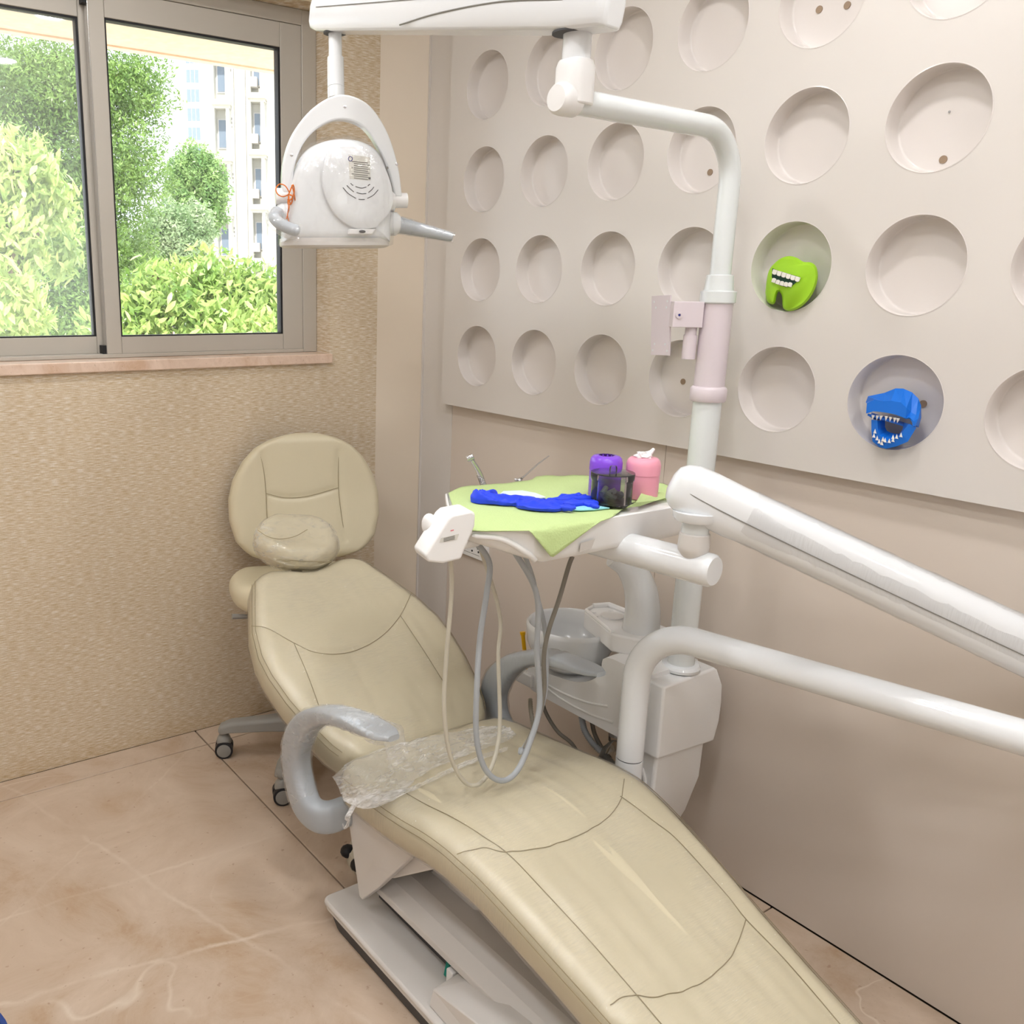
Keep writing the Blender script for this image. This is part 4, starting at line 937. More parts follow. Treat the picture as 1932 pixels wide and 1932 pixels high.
# separator bottle and hoses under the wing
bt_ = MB().lathe([(.012, .395), (.017, .392), (.017, .378), (.013, .372), (.030, .350), (.041, .315), (.043, .27), (.043, .20), (.03, .19), (.001, .19)], (-.215, -1.30, 0)).build('separator_bottle', M_BOTTLE, cu)
MB().cyl((-.215, -1.30, .392), (-.215, -1.30, .412), .018).build('bottle_cap', M_STEEL, bt_)
def corrugated(path, r, n):
    mb = MB(); P_ = catmull(path, n); R = [r * (1.0 if i % 2 else .72) for i in range(len(P_))]; return mb.tube(P_, R, 14)
corrugated([at(1097, 1352, 0, -.22), at(1103, 1378, 0, -.22), at(1118, 1402, 0, -.215), at(1140, 1424, 0, -.20), at(1165, 1450, 0, -.18)], .0095, 14).build('corrugated_hose', M_HOSEG, cu, angle=180)
corrugated([at(1000, 1318, 0, -.24), at(1002, 1345, 0, -.24), at(1008, 1380, 0, -.24), at(1012, 1420, 0, -.22)], .007, 12).build('corrugated_hose', M_HOSEC, cu, angle=180)
MB().tube(catmull([at(1022, 1318, 0, -.24), at(1030, 1345, 0, -.23), at(1052, 1380, 0, -.22), at(1078, 1402, 0, -.21), at(1094, 1428, 0, -.20)], 8), .0055, 10).build('drain_hose', M_HOSED, cu)
MB().tube(catmull([at(1117, 1362, 0, -.20), at(1122, 1385, 0, -.20), at(1136, 1412, 0, -.19), at(1152, 1432, 0, -.18)], 8), .006, 10).build('drain_hose', M_HOSED, cu)
MB().box(-.262, -.235, -1.03, -.965, .425, .462).build('suction_holder', M_WHITE2, cu, smooth=False, bevel=.004)
# yellow suction tip standing in the holder
ye = thing('suction_tip', 'yellow plastic suction tip standing beside the spittoon bowl', 'suction tip', (-.25, -.99, .462))
e0, e1 = at(993, 1262, 0, -.25), at(986, 1192, 0, -.25)
MB().tube([e0, e0.lerp(e1, .9), e0.lerp(e1, .93), e1], [.0056, .0056, .0075, .0078], 16).build('tube', M_YELLOW, ye)
MB().tube([e0.lerp(e1, .3), e0.lerp(e1, .34)], .0062, 16).tube([e0.lerp(e1, .38), e0.lerp(e1, .42)], .0062, 16).build('grip_rings', M_YELLOW, ye)

# ================================================================== LAMP POST AND DENTAL LAMP
PXc, PYc = -.135, -1.415
lp_ = thing('dental_lamp', 'white dental lamp on swinging arm from the post, head in clear film', 'dental lamp', (PXc, PYc, .60))
pp = lambda z: (PXc, PYc, z)
MB().lathe([(.040, .600), (.046, .603), (.047, .610), (.043, .616), (.034, .618)], pp(0), seg=40).build('post_ring', M_WHITE, lp_)
MB().cyl(pp(.60), pp(1.265), .0315, seg=40).build('post', M_TUBE, lp_)
MB().lathe([(.037, 1.258), (.040, 1.262), (.040, 1.286), (.0375, 1.290), (.034, 1.292)], pp(0), seg=40).build('sleeve_collar', M_PINKW, lp_)
MB().cyl(pp(1.288), pp(1.478), .0335, seg=40).build('sleeve', M_PINKW, lp_)
MB().lathe([(.0335, 1.474), (.0385, 1.477), (.0385, 1.500), (.032, 1.503)], pp(0), seg=40).build('post_collar', M_TUBE, lp_)
MB().lathe([(.032, 1.502), (.0285, 1.535), (.022, 1.537)], pp(0), seg=40).build('post_cone', M_TUBE, lp_)
z_h = 1.832; TE = at(1062, 187, 2, z_h)
dirt = (TE - Vector((PXc, PYc, z_h))); dirt.z = 0; dirt.normalize(); PT = Vector((PXc, PYc, z_h)); rbend = .105
arc = [Vector((PXc, PYc, z_h - rbend)) + dirt * rbend * (1 - math.cos(a)) + Vector((0, 0, rbend * math.sin(a))) for a in [PI / 2 * i / 14 for i in range(15)]]
MB().tube([Vector(pp(1.53)), Vector(pp(1.65))] + arc + [TE], .0225, 32).build('arm_tube', M_TUBE, lp_)
MB().lathe([(.0225, -.030), (.028, -.028), (.0285, 0), (.027, .012), (.022, .018), (.001, .019)], TE, dirt, 40).build('arm_end_cap', M_WHITE2, lp_)
KN = TE - dirt * .028
kz_ = Vector((0, 0, 1))
MB().loops([rrect(-1, 1, -1, 1, .6, 0, 5)] if False else [[KN + Vector((0, 0, z)) + dirt * (p.x * a) + Vector((-dirt.y, dirt.x, 0)) * (p.y * a) for p in rrect(-1, 1, -1, 1, .7, 0, 6)] for z, a in ((-.008, .031), (.03, .031), (.055, .031), (.068, .027))]).build('pivot_block', M_WHITE2, lp_, bevel=.003)
MB().lathe([(.0255, .066), (.0255, .118), (.0265, .119), (.0265, .122), (.020, .140), (.022, .150)], KN, seg=40).build('pivot_stem', M_WHITE, lp_)
SR = KN + Vector((0, 0, .118)); SL = dep(632, 62, 2.05)
SRp = dep(1078, 62, (SR - Vector(CAM)).dot(Vector(ROT[2])))
SR = SRp
ad_ = (SL - SR).normalized(); an = Vector((0, 0, 1)).cross(ad_).normalized(); au = ad_.cross(an) * 1.0
au = Vector((0, 0, 1)) - ad_ * ad_.z; au.normalize()
def arm_sec(p, hw_, z0, z1): return [p - an * hw_ * .8 + au * z0, p + an * hw_ * .8 + au * z0, p + an * hw_ + au * (z0 + .014), p + an * hw_ + au * (z0 + (z1 - z0) * .55), p + an * hw_ * .7 + au * z1, p - an * hw_ * .7 + au * z1, p - an * hw_ + au * (z0 + (z1 - z0) * .55), p - an * hw_ + au * (z0 + .014)]
Lr = (SL - SR).length
secs = []
for t, hw_, z1 in ((-.13, .026, .08), (-.11, .037, .098), (.0, .041, .112), (.35, .040, .108), (.8, .036, .098), (1.06, .034, .092), (1.10, .028, .085)):
    secs.append(arm_sec(SR + ad_ * (Lr * t), hw_, 0.0 if -.1 < t < 1.07 else .006, z1))
sa = MB().loops(secs).build('spring_arm', M_WHITE, lp_, bevel=.005, bseg=3, angle=35)
# moulded parting line and swoosh on the side that faces the room
side = -an if (-an).dot(Vector(CAM) - SR) > 0 else an
MB().tube([SR + ad_ * (Lr * -.1) + side * .0405 + au * .066, SR + ad_ * (Lr * .3) + side * .0412 + au * .058, SR + ad_ * (Lr * 1.05) + side * .035 + au * .046], .0008, 6).build('parting_line', M_PRINT, sa)
MB().tube(catmull([SR + ad_ * (Lr * .0) + side * .0408 + au * .045, SR + ad_ * (Lr * .22) + side * .0408 + au * .044, SR + ad_ * (Lr * .45) + side * .0400 + au * .028, SR + ad_ * (Lr * .62) + side * .0375 + au * .008], 8), .0016, 6).build('swoosh_line', M_PRINT, sa)
MB().lathe([(.034, -.001), (.034, .002), (.02, .002)], SR, (0, 0, -1)).build('pivot_gap', M_DARK, sa)
MB().lathe([(.026, -.001), (.026, .002), (.01, .002)], SL, (0, 0, -1)).build('pivot_gap', M_DARK, sa)
# stem down to the yoke; frame of the lamp head faces the room
d0 = 2.05; FWD = Vector(ROT[2])
st1 = dep(634, 176, d0)
MB().cyl(SL, SL + (st1 - SL) * .42, .0150).build('lamp_stem', M_WHITE, lp_)
MB().lathe([(.0185, 0), (.0190, .055), (.0190, .0665), (.0182, .067), (.0182, .069), (.0190, .0695), (.0190, .092)], SL + (st1 - SL) * .42, st1 - SL).build('stem_sleeve', M_WHITE, lp_)
pxm = d0 / F_PX
hr = (Vector((0.93, -.36, 0))).normalized(); hf = Vector((-hr.y, hr.x, 0)) * -1; hf = hf if hf.dot(FWD) < 0 else -hf    # hf points to the room
hu = Vector((0, 0, 1)); LC = dep(645, 380, d0)
def HP(px, py, off=0.0):          # a point of the lamp head plane
    p = on_plane(px, py, LC, hf); return p + hf * off
# yoke: flat curved band
yk_o = [(531, 372), (533, 310), (553, 250), (592, 203), (640, 180), (690, 196), (726, 245), (748, 310), (757, 372)]
yk_i = [(553, 366), (554, 318), (573, 270), (606, 238), (645, 227), (685, 242), (715, 285), (734, 335), (743, 372)]
YO = catmull([HP(*p) for p in yk_o], 6); YI = catmull([HP(*p) for p in yk_i], 6)
lps = [[o - hf * .020, i - hf * .020, i + hf * .012, o + hf * .012] for o, i in zip(YO, YI)]
yk = MB().loops(lps).build('yoke', M_WHITE, lp_, bevel=.004, bseg=3, angle=35)
for px, py in ((549, 294), (746, 311), (649, 203)): MB().lathe([(.0032, 0), (.0032, .0012), (.001, .0016)], HP(px, py, .012), hf, 16).build('screw', M_STEEL, yk)
MB().cyl(HP(768, 378, -.004), HP(722, 378, -.004), .0165).build('yoke_pivot', M_WHITE2, lp_); MB().cyl(HP(520, 370, -.004), HP(566, 370, -.004), .0175).build('yoke_pivot', M_WHITE2, lp_)
MB().cyl(HP(735, 380, -.004), HP(744, 380, -.004), .0215).build('yoke_washer', M_WHITE2, lp_)
# head shell
hd_o = [(533, 458), (532, 440), (536, 400), (547, 350), (560, 310), (580, 282), (610, 267), (645, 262), (680, 267), (708, 283), (725, 312), (733, 350), (736, 400), (736, 440), (735, 458)]
HO = [HP(*p) for p in [(v.x, v.y) for v in catmull([Vector((a, b, 0)) for a, b in hd_o], 5)]]
cen = HP(637, 380)
lps = []
for off, k in ((-.085, .62), (-.080, .80), (-.062, .93), (-.035, .985), (-.005, 1.0), (.012, .985), (.026, .93), (.034, .84), (.037, .70), (.038, .4), (.038, .05)):
    lps.append([Vector((cen + (v - cen) * k)) + hf * off for v in HO])
for lpv in lps:   # keep the flat bottom
    pass
hs_ = MB().loops(lps).build('head_shell', M_WHITE, lp_, angle=50)
# glass rim along the bottom
rim = [HP(*p) for p in ((531, 460), (736, 460))]
rm = MB(); c_ = (rim[0] + rim[1]) / 2; hwid = (rim[1] - rim[0]).length / 2; rd = (rim[1] - rim[0]).normalized()
lps = []
for z, k in ((.012, 1.0), (.002, 1.005), (-.004, 1.0), (-.008, .93), (-.009, .5)):
    lps.append([c_ + hu * z + rd * (hwid * k * math.copysign(abs(math.cos(a)) ** .45, math.cos(a))) + hf * (-.025 + .060 * k * math.copysign(abs(math.sin(a)) ** .6, math.sin(a))) for a in [2 * PI * j / 48 for j in range(48)]])
rm.loops(lps).build('lens_rim', M_GREYW, hs_)
# raised centre cover with vents, label, sensor window
cv_o = [(612, 290), (640, 281), (672, 284), (703, 300), (722, 330), (733, 372), (728, 400), (708, 424), (698, 432), (660, 432), (628, 410), (607, 372), (602, 330)]
CO = [HP(v.x, v.y) for v in catmull([Vector((a, b, 0)) for a, b in cv_o + cv_o[:1]], 5)][:-1]
cc_ = HP(662, 362)
cv = MB().loops([[cc_ + (v - cc_) * k + hf * (o) for v in CO] for k, o in ((1.0, .020), (1.0, .0455), (.97, .0475), (.6, .049), (.05, .049))]).build('rear_cover', M_WHITE, lp_, angle=50)
nose = MB().prism([HP(652, 434, .012), HP(702, 434, .012), HP(694, 444, .012), HP(650, 444, .012)], hf * .036).build('sensor_nose', M_WHITE2, cv, smooth=False, bevel=.002)
MB().blob(HP(676, 439, .049), .0075, 2, (1.2, .5, .45)).build('sensor_window', M_BLACK, cv)
def dash(p0, p1, p2): MB().tube(catmull([HP(*p0, .0492), HP(*p1, .0492), HP(*p2, .0492)], 5), .0009, 6).build('vent_slot', M_BLACK, cv)
for a, b, c in (((654, 350), (657, 353), (659, 354)), ((663, 356), (674, 359), (683, 357)), ((686, 355), (688, 353), (690, 352)), ((647, 354), (653, 360), (660, 366)), ((665, 367), (674, 369.5), (683, 369)), ((687, 367), (693, 362), (697, 357)), ((640, 358), (650, 369), (664, 378)), ((669, 379.5), (674, 380), (680, 380)), ((685, 378), (696, 372), (705, 362))): dash(a, b, c)
stk = MB().prism([HP(650, 297, .0491), HP(690, 302, .0491), HP(691, 345, .0491), HP(652, 342, .0491)], hf * .0003).build('rating_label', M_STICK, cv, smooth=False)
for k in range(9):
    y = 309 + 3.8 * k; MB().prism([HP(660 if k % 3 else 656, y, .0495), HP(689 if k % 2 else 686, y + 3.2, .0495), HP(689 if k % 2 else 686, y + 4.9, .0495), HP(660 if k % 3 else 656, y + 1.7, .0495)], hf * .0001).build('printed_line', M_PRINT, cv, smooth=False)
MB().tube([HP(653.5 + 3.6 * math.cos(a), 305 + 4.2 * math.sin(a), .0497) for a in [2 * PI * j / 20 for j in range(21)]], .0008, 6).build('printed_emblem', M_INK, cv)
MB().prism([HP(687, 339, .0495), HP(691, 339, .0495), HP(691, 343, .0495), HP(687, 343, .0495)], hf * .0001).build('printed_square', M_BLACK, cv, smooth=False)
for px, py in ((602, 312), (725, 320)): MB().lathe([(.003, 0), (.003, .001), (.001, .001)], HP(px, py, .030), hf, 12).build('screw', M_PRINT, hs_)
# handles
MB().lathe([(.027, 0), (.028, .004), (.026, .02), (.020, .028)], HP(733, 421, -.012), (HP(780, 424) - HP(730, 421)), 36).build('handle_socket', M_WHITE, lp_)
h0, h1 = HP(756, 424, -.012), HP(850, 449, .02)
hg = MB().tube([h0, h0.lerp(h1, .08), h0.lerp(h1, .55), h0.lerp(h1, .93), h0.lerp(h1, .985), h1], [.019, .0175, .0135, .0105, .009, .004], 24).build('handle', M_GREY, lp_)
MB().tube([h0 + Vector((0, 0, 0)), h0.lerp(h1, .2), h0.lerp(h1, .5), h0.lerp(h1, .8), h0.lerp(h1, 1.02)], [.021, .0195, .0165, .0135, .012], 18).build('handle_film', M_FILM3, hg)
MB().lathe([(.027, 0), (.028, .004), (.026, .02), (.020, .028)], HP(545, 408, .0), (HP(500, 402) - HP(545, 408)), 36).build('handle_socket', M_WHITE, lp_)
gp = catmull([HP(520, 405, .03), HP(512, 412, .055), HP(520, 425, .075), HP(540, 436, .085), HP(556, 440, .088)], 6)
hg2 = MB().tube(gp, [.016] + [.0125] * (len(gp) - 3) + [.011, .006], 20).build('handle', M_GREY, lp_)
MB().tube([g + Vector((0, 0, -.004)) for g in gp], [.019 + .003 * noise.noise(g * 60) for g in gp], 14).build('handle_film', M_FILM3, hg2)
# clear film round the head
lps = []
for off, k in ((-.05, 1.04), (-.02, 1.05), (.012, 1.045), (.034, .99), (.050, .90)):
    lps.append([cen + (v - cen) * (k + .02 * noise.noise(v * 50 + hf * off * 30)) + hf * (off + .003 * noise.noise(v * 70)) for v in HO])
lps.append([cen + (v - cen) * .78 + hf * .0535 for v in HO]); lps.append([cen + (v - cen) * .1 + hf * .0545 for v in HO])
MB().loops(lps, cap=False).build('head_film', M_FILMW, lp_, angle=180)
# orange string tied round the left pivot
og = thing('orange_string', 'orange string tied in a bow on the lamp yoke', 'string', HP(541, 375, .04))
S_ = lambda pts, o=.032: catmull([HP(a, b, o + .004 * math.sin(i * 2.1)) for i, (a, b) in enumerate(pts)], 6)
MB().tube(S_([(543, 366), (535, 354), (525, 350), (518, 358), (520, 368), (530, 373), (542, 370)]), .0013, 8).build('bow_loop', M_ORANGE, og)
MB().tube(S_([(542, 368), (549, 352), (552, 364), (548, 376), (543, 381), (545, 388)]), .0016, 8).tube(S_([(540, 369), (548, 373), (547, 385), (541, 388), (540, 378)]), .0016, 8).build('knot', M_ORANGE, og)
MB().tube(S_([(541, 372), (541, 392), (540, 405), (537, 415)]), .0014, 8).tube(S_([(542, 372), (542, 395), (540, 407), (542, 421)]), .0012, 8).tube(S_([(547, 352), (552, 372), (555, 388), (560, 404)]), .0012, 8).build('loose_end', M_ORANGE, og)
# ---- monitor bracket welded on the sleeve
br = Vector((-.80, .60, 0)).normalized(); ctr = Vector((PXc, PYc, 0))
mb_ = thing('monitor_bracket', 'pinkish-white metal monitor bracket with flat plate on the lamp post', 'bracket', (PXc, PYc, 1.30))
vt = ctr + br * .052 - Vector((br.y, -br.x, 0)) * 0
MB().cyl(vt + Vector((0, 0, 1.352)), vt + Vector((0, 0, 1.405)), .0150).build('pivot_tube', M_PINKW, mb_)
MB().cyl(vt + Vector((0, 0, 1.40)), vt + Vector((0, 0, 1.425)), .0125).build('pivot_pin', M_PINKW, mb_)
bn2 = Vector((-br.y, br.x, 0)); bn2 = bn2 if bn2.dot(FWD) < 0 else -bn2
ba = MB().obox(ctr + br * .066 + Vector((0, 0, 1.450)), br, bn2, (0, 0, 1), .033, .020, .028).build('bracket_arm', M_PINKW, mb_, smooth=False, bevel=.0015)
MB().lathe([(.0075, 0), (.0075, .003), (.003, .003), (.003, -.002)], ctr + br * .086 + bn2 * .0195 + Vector((0, 0, 1.449)), bn2, 20).build('bolt', M_PINKW, ba)
MB().lathe([(.0022, 0), (.0022, .0032), (.001, .0033)], ctr + br * .086 + bn2 * .0195 + Vector((0, 0, 1.449)), bn2, 12).build('bolt_hole', M_INK, ba)
q_ = [dep(1223, 559, 2.11), dep(1258, 557, 2.045), dep(1270, 674, 2.045), dep(1238, 667, 2.11)]
pc = sum(q_, Vector()) / 4; pw = (q_[1] - q_[0]).normalized(); pu = (q_[0] + q_[1] - q_[2] - q_[3]); pu = (pu - pw * pu.dot(pw)).normalized(); pn_ = pw.cross(pu)
hw1 = (q_[1] - q_[0]).length / 2; hw2 = (q_[0] - q_[3]).length / 2
pt_ = MB().obox(pc, pw, pu, pn_, hw1, hw2, .0018).build('plate', M_PINKW, mb_, smooth=False, bevel=.0006, bseg=1)
for a, b in ((-.7, .8), (.7, .8), (-.5, .6), (.62, .6), (-.6, -.62), (.55, -.62), (-.78, -.84), (.75, -.84)):
    p = pc + pw * (hw1 * a) + pu * (hw2 * b); MB().cyl(p - pn_ * .0022, p + pn_ * .0022, .0026, seg=12).build('plate_hole', M_WHITE, pt_)
# ================================================================== DELIVERY ARM AND INSTRUMENT TRAY
DPX, DPY = -.320, -1.437
dl = thing('instrument_tray_unit', 'white instrument tray on a jointed arm above the chair seat', 'instrument tray', (DPX, DPY, .1))
MB().cyl((DPX, DPY, .085), (DPX, DPY, .424), .0318, seg=40).build('arm_socket', M_WHITE, dl)
MB().box(-.46, DPX, DPY - .03, DPY + .03, .085, .15).build('socket_bracket', M_WHITE2, dl, smooth=False, bevel=.008)
zt_ = .755; AE = at(1932, 1392, 2, zt_); ddir = AE - Vector((DPX, DPY, zt_)); ddir.z = 0; ddir.normalize(); rB = .13
arc = [Vector((DPX, DPY, zt_ - rB)) + ddir * rB * (1 - math.cos(a)) + Vector((0, 0, rB * math.sin(a))) for a in [PI / 2 * i / 18 for i in range(19)]]
AEND = Vector((DPX, DPY, zt_)) + ddir * 1.02
MB().tube([Vector((DPX, DPY, .427)), Vector((DPX, DPY, .53))] + arc + [AEND], .0315, 36).build('swing_arm', M_WHITE, dl)
MB().cyl((DPX, DPY, .4235), (DPX, DPY, .4275), .0300).build('arm_joint_gap', M_DARK, dl)
# balance arm back to the tray
JD = 1.75; J = dep(1313, 930, JD); E2 = dep(1932, 1219, 1.62); bd_ = (E2 - J).normalized(); LEN = (E2 - J).length
MB().cyl(AEND + Vector((0, 0, -.045)), AEND + Vector((0, 0, .075)), .040).build('elbow', M_WHITE, dl)
bs_ = Vector((0, 0, 1)).cross(bd_).normalized(); bu_ = bd_.cross(bs_)
if bu_.z < 0: bu_ = -bu_
lps = []
for d, a, b, sh_ in ((-.052, .010, .016, .0), (-.047, .024, .032, .0), (-.035, .035, .043, .0), (-.015, .041, .050, 0), (.02, .044, .052, -.001), (.08, .045, .051, -.002), (.12, .045, .049, .000), (.30, .046, .049, .0), (LEN, .046, .050, .0), (LEN + .30, .046, .05, 0), (LEN + .34, .03, .035, 0)):
    c = J + bd_ * d + bu_ * sh_
    lps.append([c + bs_ * (a * math.copysign(abs(math.cos(q_)) ** .8, math.cos(q_))) + bu_ * (b * math.copysign(abs(math.sin(q_)) ** .8, math.sin(q_))) for q_ in [2 * PI * j / 40 for j in range(40)]])
ba_ = MB().loops(lps).build('balance_arm', M_WHITE, dl, angle=60)
sd2 = bs_ if bs_.dot(Vector(CAM) - J) > 0 else -bs_
MB().tube(catmull([J + bd_ * -.050 + bu_ * .012, J + bd_ * -.03 + sd2 * .034 + bu_ * .004, J + bd_ * .05 + sd2 * .0452 - bu_ * .002, J + bd_ * .3 + sd2 * .0464 - bu_ * .006, J + bd_ * LEN + sd2 * .0464 - bu_ * .006], 8), .0010, 6).build('parting_line', M_PRINT, ba_)
lf2 = []
for i in range(46):
    d = .10 + (LEN + .1) * i / 45; c = J + bd_ * d
    lf2.append([c + bs_ * ((.0475 + .0012 * noise.noise(Vector((d * 60, j * .9, 0)))) * math.cos(2 * PI * j / 36)) + bu_ * ((.0515 + .0020 * noise.noise(Vector((d * 70, j * .7, 4)))) * math.sin(2 * PI * j / 36)) for j in range(36)])
MB().loops(lf2, cap=False).build('balance_arm_film', M_FILM, ba_, angle=180)
# head joint under the arm's tip
jt = dep(1314, 975, JD); 
MB().lathe([(.045, .012), (.044, .0), (.040, -.006)], Vector((jt.x, jt.y, jt.z)), (0, 0, 1)).build('joint_collar', M_WHITE, dl)
jb = dep(1316, 1058, JD)
MB().cyl((jt.x, jt.y, jt.z + .01), (jt.x, jt.y, jt.z - .05), .0255).build('joint_pin', M_TUBE, dl)
zt0 = jt.z - .028
MB().lathe([(.0262, 0), (.0285, -.002), (.0298, -.028), (.0285, -.036), (.012, -.060), (.004, -.063)], (jt.x, jt.y, zt0 - .003), (0, 0, 1)).build('joint_cone', M_GREYW, dl)
# tube that carries the tray
T1 = Vector((jt.x + .012, jt.y - .045, zt0 - .072)); T2 = Vector((jt.x - .035, jt.y + .36, zt0 - .072))
MB().tube([T2, T1 + (T2 - T1) * .03, T1 + (T2 - T1) * .012, T1], [.033, .033, .032, .028], 36).build('tray_support', M_WHITE, dl)
# ---- tray body
TZ = 1.055
out_ = [(-.690, -1.170), (-.760, -1.270), (-.850, -1.415), (-.838, -1.452), (-.745, -1.500), (-.71, -1.508), (-.50, -1.512), (-.315, -1.514), (-.285, -1.49), (-.270, -1.36), (-.265, -1.22), (-.290, -1.172), (-.48, -1.160)]
out_ = [(v.x, v.y) for v in catmull([Vector((a, b, 0)) for a, b in out_ + out_[:1]], 5)][:-1]
tcx, tcy = -.52, -1.34
def tb(z, k, lift=0.0):
    r = []
    for x, y in out_:
        xx, yy = tcx + (x - tcx) * k, tcy + (y - tcy) * k
        r.append((xx, yy, z + (max(0, -.70 - xx) * lift)))
    return r
tray = MB().loops([tb(.992, .72, .32), tb(.983, .90, .36), tb(.987, .95, .36), tb(1.0, .972, .30), tb(1.045, 1.0, .03), tb(TZ, 1.0), tb(TZ + .002, .985), tb(TZ - .003, .97), tb(TZ - .004, .02)]).build('tray', M_WHITE2, dl, angle=50)
MB().tube(catmull([(-.842, -1.452, 1.048), (-.79, -1.478, 1.040), (-.745, -1.497, 1.012), (-.715, -1.495, .99)], 8), [.002] + [.006] * 23 + [.001], 10).build('tray_ridge', M_WHITE2, tray)
MB().prism([(-.615, -1.5125, 1.015), (-.575, -1.5125, 1.018), (-.580, -1.509, .998), (-.612, -1.509, .995)], (0, -.0008, 0)).build('clear_pad', M_GREYW, tray, smooth=False)
# control keypad hanging at the left corner
KY = -1.44
k8 = [(842, 964), (878, 957), (885, 962), (884, 985), (858, 1047), (825, 1055), (796, 1052), (791, 1040), (833, 972)]
kp = [on_plane(px, py, (-.87, KY, 1.06), Vector((-.25, -.97, 0)).normalized()) for px, py in k8]
kn = Vector((-.25, -.97, 0)).normalized()
kpd = MB().prism([p + kn * .030 for p in kp], kn * -.062).build('keypad', M_WHITE2, dl, smooth=True, bevel=.012, bseg=4, angle=60)
KP = lambda px, py, o=.0305: on_plane(px, py, Vector((-.87, KY, 1.06)) + kn * o, kn)
MB().prism([KP(832, 1015), KP(866, 1007), KP(862, 1018), KP(829, 1024)], kn * .0004).build('keypad_label', M_STICK, kpd, smooth=False)
for k in range(3): MB().prism([KP(837, 1015.5 + 2.6 * k, .0312), KP(858, 1010.5 + 2.6 * k, .0312), KP(858, 1012 + 2.6 * k, .0312), KP(837, 1017 + 2.6 * k, .0312)], kn * .0001).build('printed_line', M_PRINT, kpd, smooth=False)
MB().prism([KP(850, 1000.5), KP(856, 999), KP(856, 1001), KP(850, 1002.5)], kn * .0004).build('printed_mark', M_RED, kpd, smooth=False)
MB().blob(at(810, 990, 1, -1.40), .022, 3, (.6, .8, 1.0)).build('keypad_grip', M_WHITE2, dl)
MB().tube([KP(850, 1028, -.01), Vector((-.80, -1.41, 1.022)), Vector((-.74, -1.36, 1.01))], [.012, .013, .013], 14).build('keypad_arm', M_WHITE2, dl)
# ---- hoses hanging in loops under the tray
def hose(pts, r, mat): MB().tube(catmull(pts, 10), r, 12).build('hose', mat, dl)
g = lambda px, py, y: at(px, py, 1, y)
hose([(-.85, -1.40, 1.03), g(851, 1060, -1.36), g(852, 1120, -1.36), g(843, 1230, -1.37), g(838, 1330, -1.38), g(848, 1420, -1.39), g(876, 1475, -1.40), g(905, 1478, -1.40), g(930, 1440, -1.38), g(943, 1370, -1.35), g(940, 1240, -1.31), g(941, 1150, -1.28), (-.69, -1.26, 1.02)], .0046, M_HOSEC)
hose([(-.78, -1.34, 1.03), g(921, 1055, -1.36), g(918, 1120, -1.37), g(906, 1200, -1.38), g(900, 1290, -1.40), g(899, 1390, -1.41), g(915, 1450, -1.42), g(945, 1473, -1.43), g(975, 1455, -1.43), g(1000, 1400, -1.42), g(1018, 1330, -1.41), g(1013, 1230, -1.40), g(1012, 1120, -1.40), (-.70, -1.40, 1.0)], .0062, M_HOSEG)
hose([(-.66, -1.38, 1.0), g(1002, 1080, -1.34), g(1012, 1120, -1.33), g(1027, 1180, -1.33), g(1031, 1250, -1.33), g(1028, 1310, -1.34), g(1010, 1370, -1.36), g(984, 1418, -1.38), g(982, 1413, -1.37)], .0050, M_HOSEG)
hose([g(1080, 1050, -1.36), g(1073, 1068, -1.36), g(1055, 1130, -1.36), g(1035, 1190, -1.36), g(1026, 1240, -1.36), g(1027, 1300, -1.36), g(1017, 1350, -1.37), g(1000, 1390, -1.38), g(990, 1412, -1.385)], .0052, M_HOSED)
MB().box(-.66, -.42, -1.150, -1.095, .955, .995).build('instrument_holder', M_WHITE2, dl, smooth=False, bevel=.006)
# ---- handpiece and syringe in the holders at the back edge
HY = -1.118
hpA, hpB, hpC = at(913, 918, 1, HY), at(903, 890, 1, HY), at(889, 866, 1, HY)
hn_ = thing('handpiece', 'knurled steel dental handpiece standing at the back of the tray', 'handpiece', hpA)
low = hpA + (hpA - hpB) * .9
MB().tube(catmull([low, hpA, hpB, hpC], 8), [.0095 - .0045 * i / 24 for i in range(25)], 16).build('body', M_STEEL, hn_)
for k in range(9):
    p = hpA.lerp(hpB, k / 11.0); MB().tube([p + Vector((.0075 * math.cos(a), .0075 * math.sin(a), .0035 * math.sin(a + .6))) for a in [2 * PI * j / 14 for j in range(15)]], .0008, 5).build('knurl', M_STEEL, hn_)
hh = at(887, 864, 1, HY); ax = (Vector(ROT[0]) * -.75 + Vector((0, 0, -.35))).normalized()
MB().lathe([(.004, -.009), (.0075, -.008), (.008, .003), (.0068, .0075), (.004, .009)], hh, ax, 24).build('head', M_STEEL, hn_)
sy = thing('air_water_syringe', 'steel three-way syringe with thin nozzle behind the napkin', 'syringe', at(978, 905, 1, HY))
q0, q1, q2, q3 = at(972, 916, 1, HY), at(984, 903, 1, HY), at(1018, 873, 1, HY), at(1036, 860, 1, HY)
MB().tube([q1, q1.lerp(q2, .15), q2, q3], [.0034, .0022, .0018, .0012], 10).build('nozzle', M_STEEL, sy)
MB().blob(at(980, 907, 1, HY), .0075, 2).cyl(q0 + Vector((0, 0, -.03)), at(978, 908, 1, HY), .007).build('body', M_STEEL, sy); MB().blob(at(973, 905, 1, HY), .0042, 2).build('button', M_STEEL, sy)

# ================================================================== THINGS ON THE TRAY
NZ = TZ + .003
nap = MB()
def nz_(x, y): return .0018 * noise.noise(Vector((x * 22, y * 22, 0))) + .0008 * noise.noise(Vector((x * 70, y * 70, 5)))
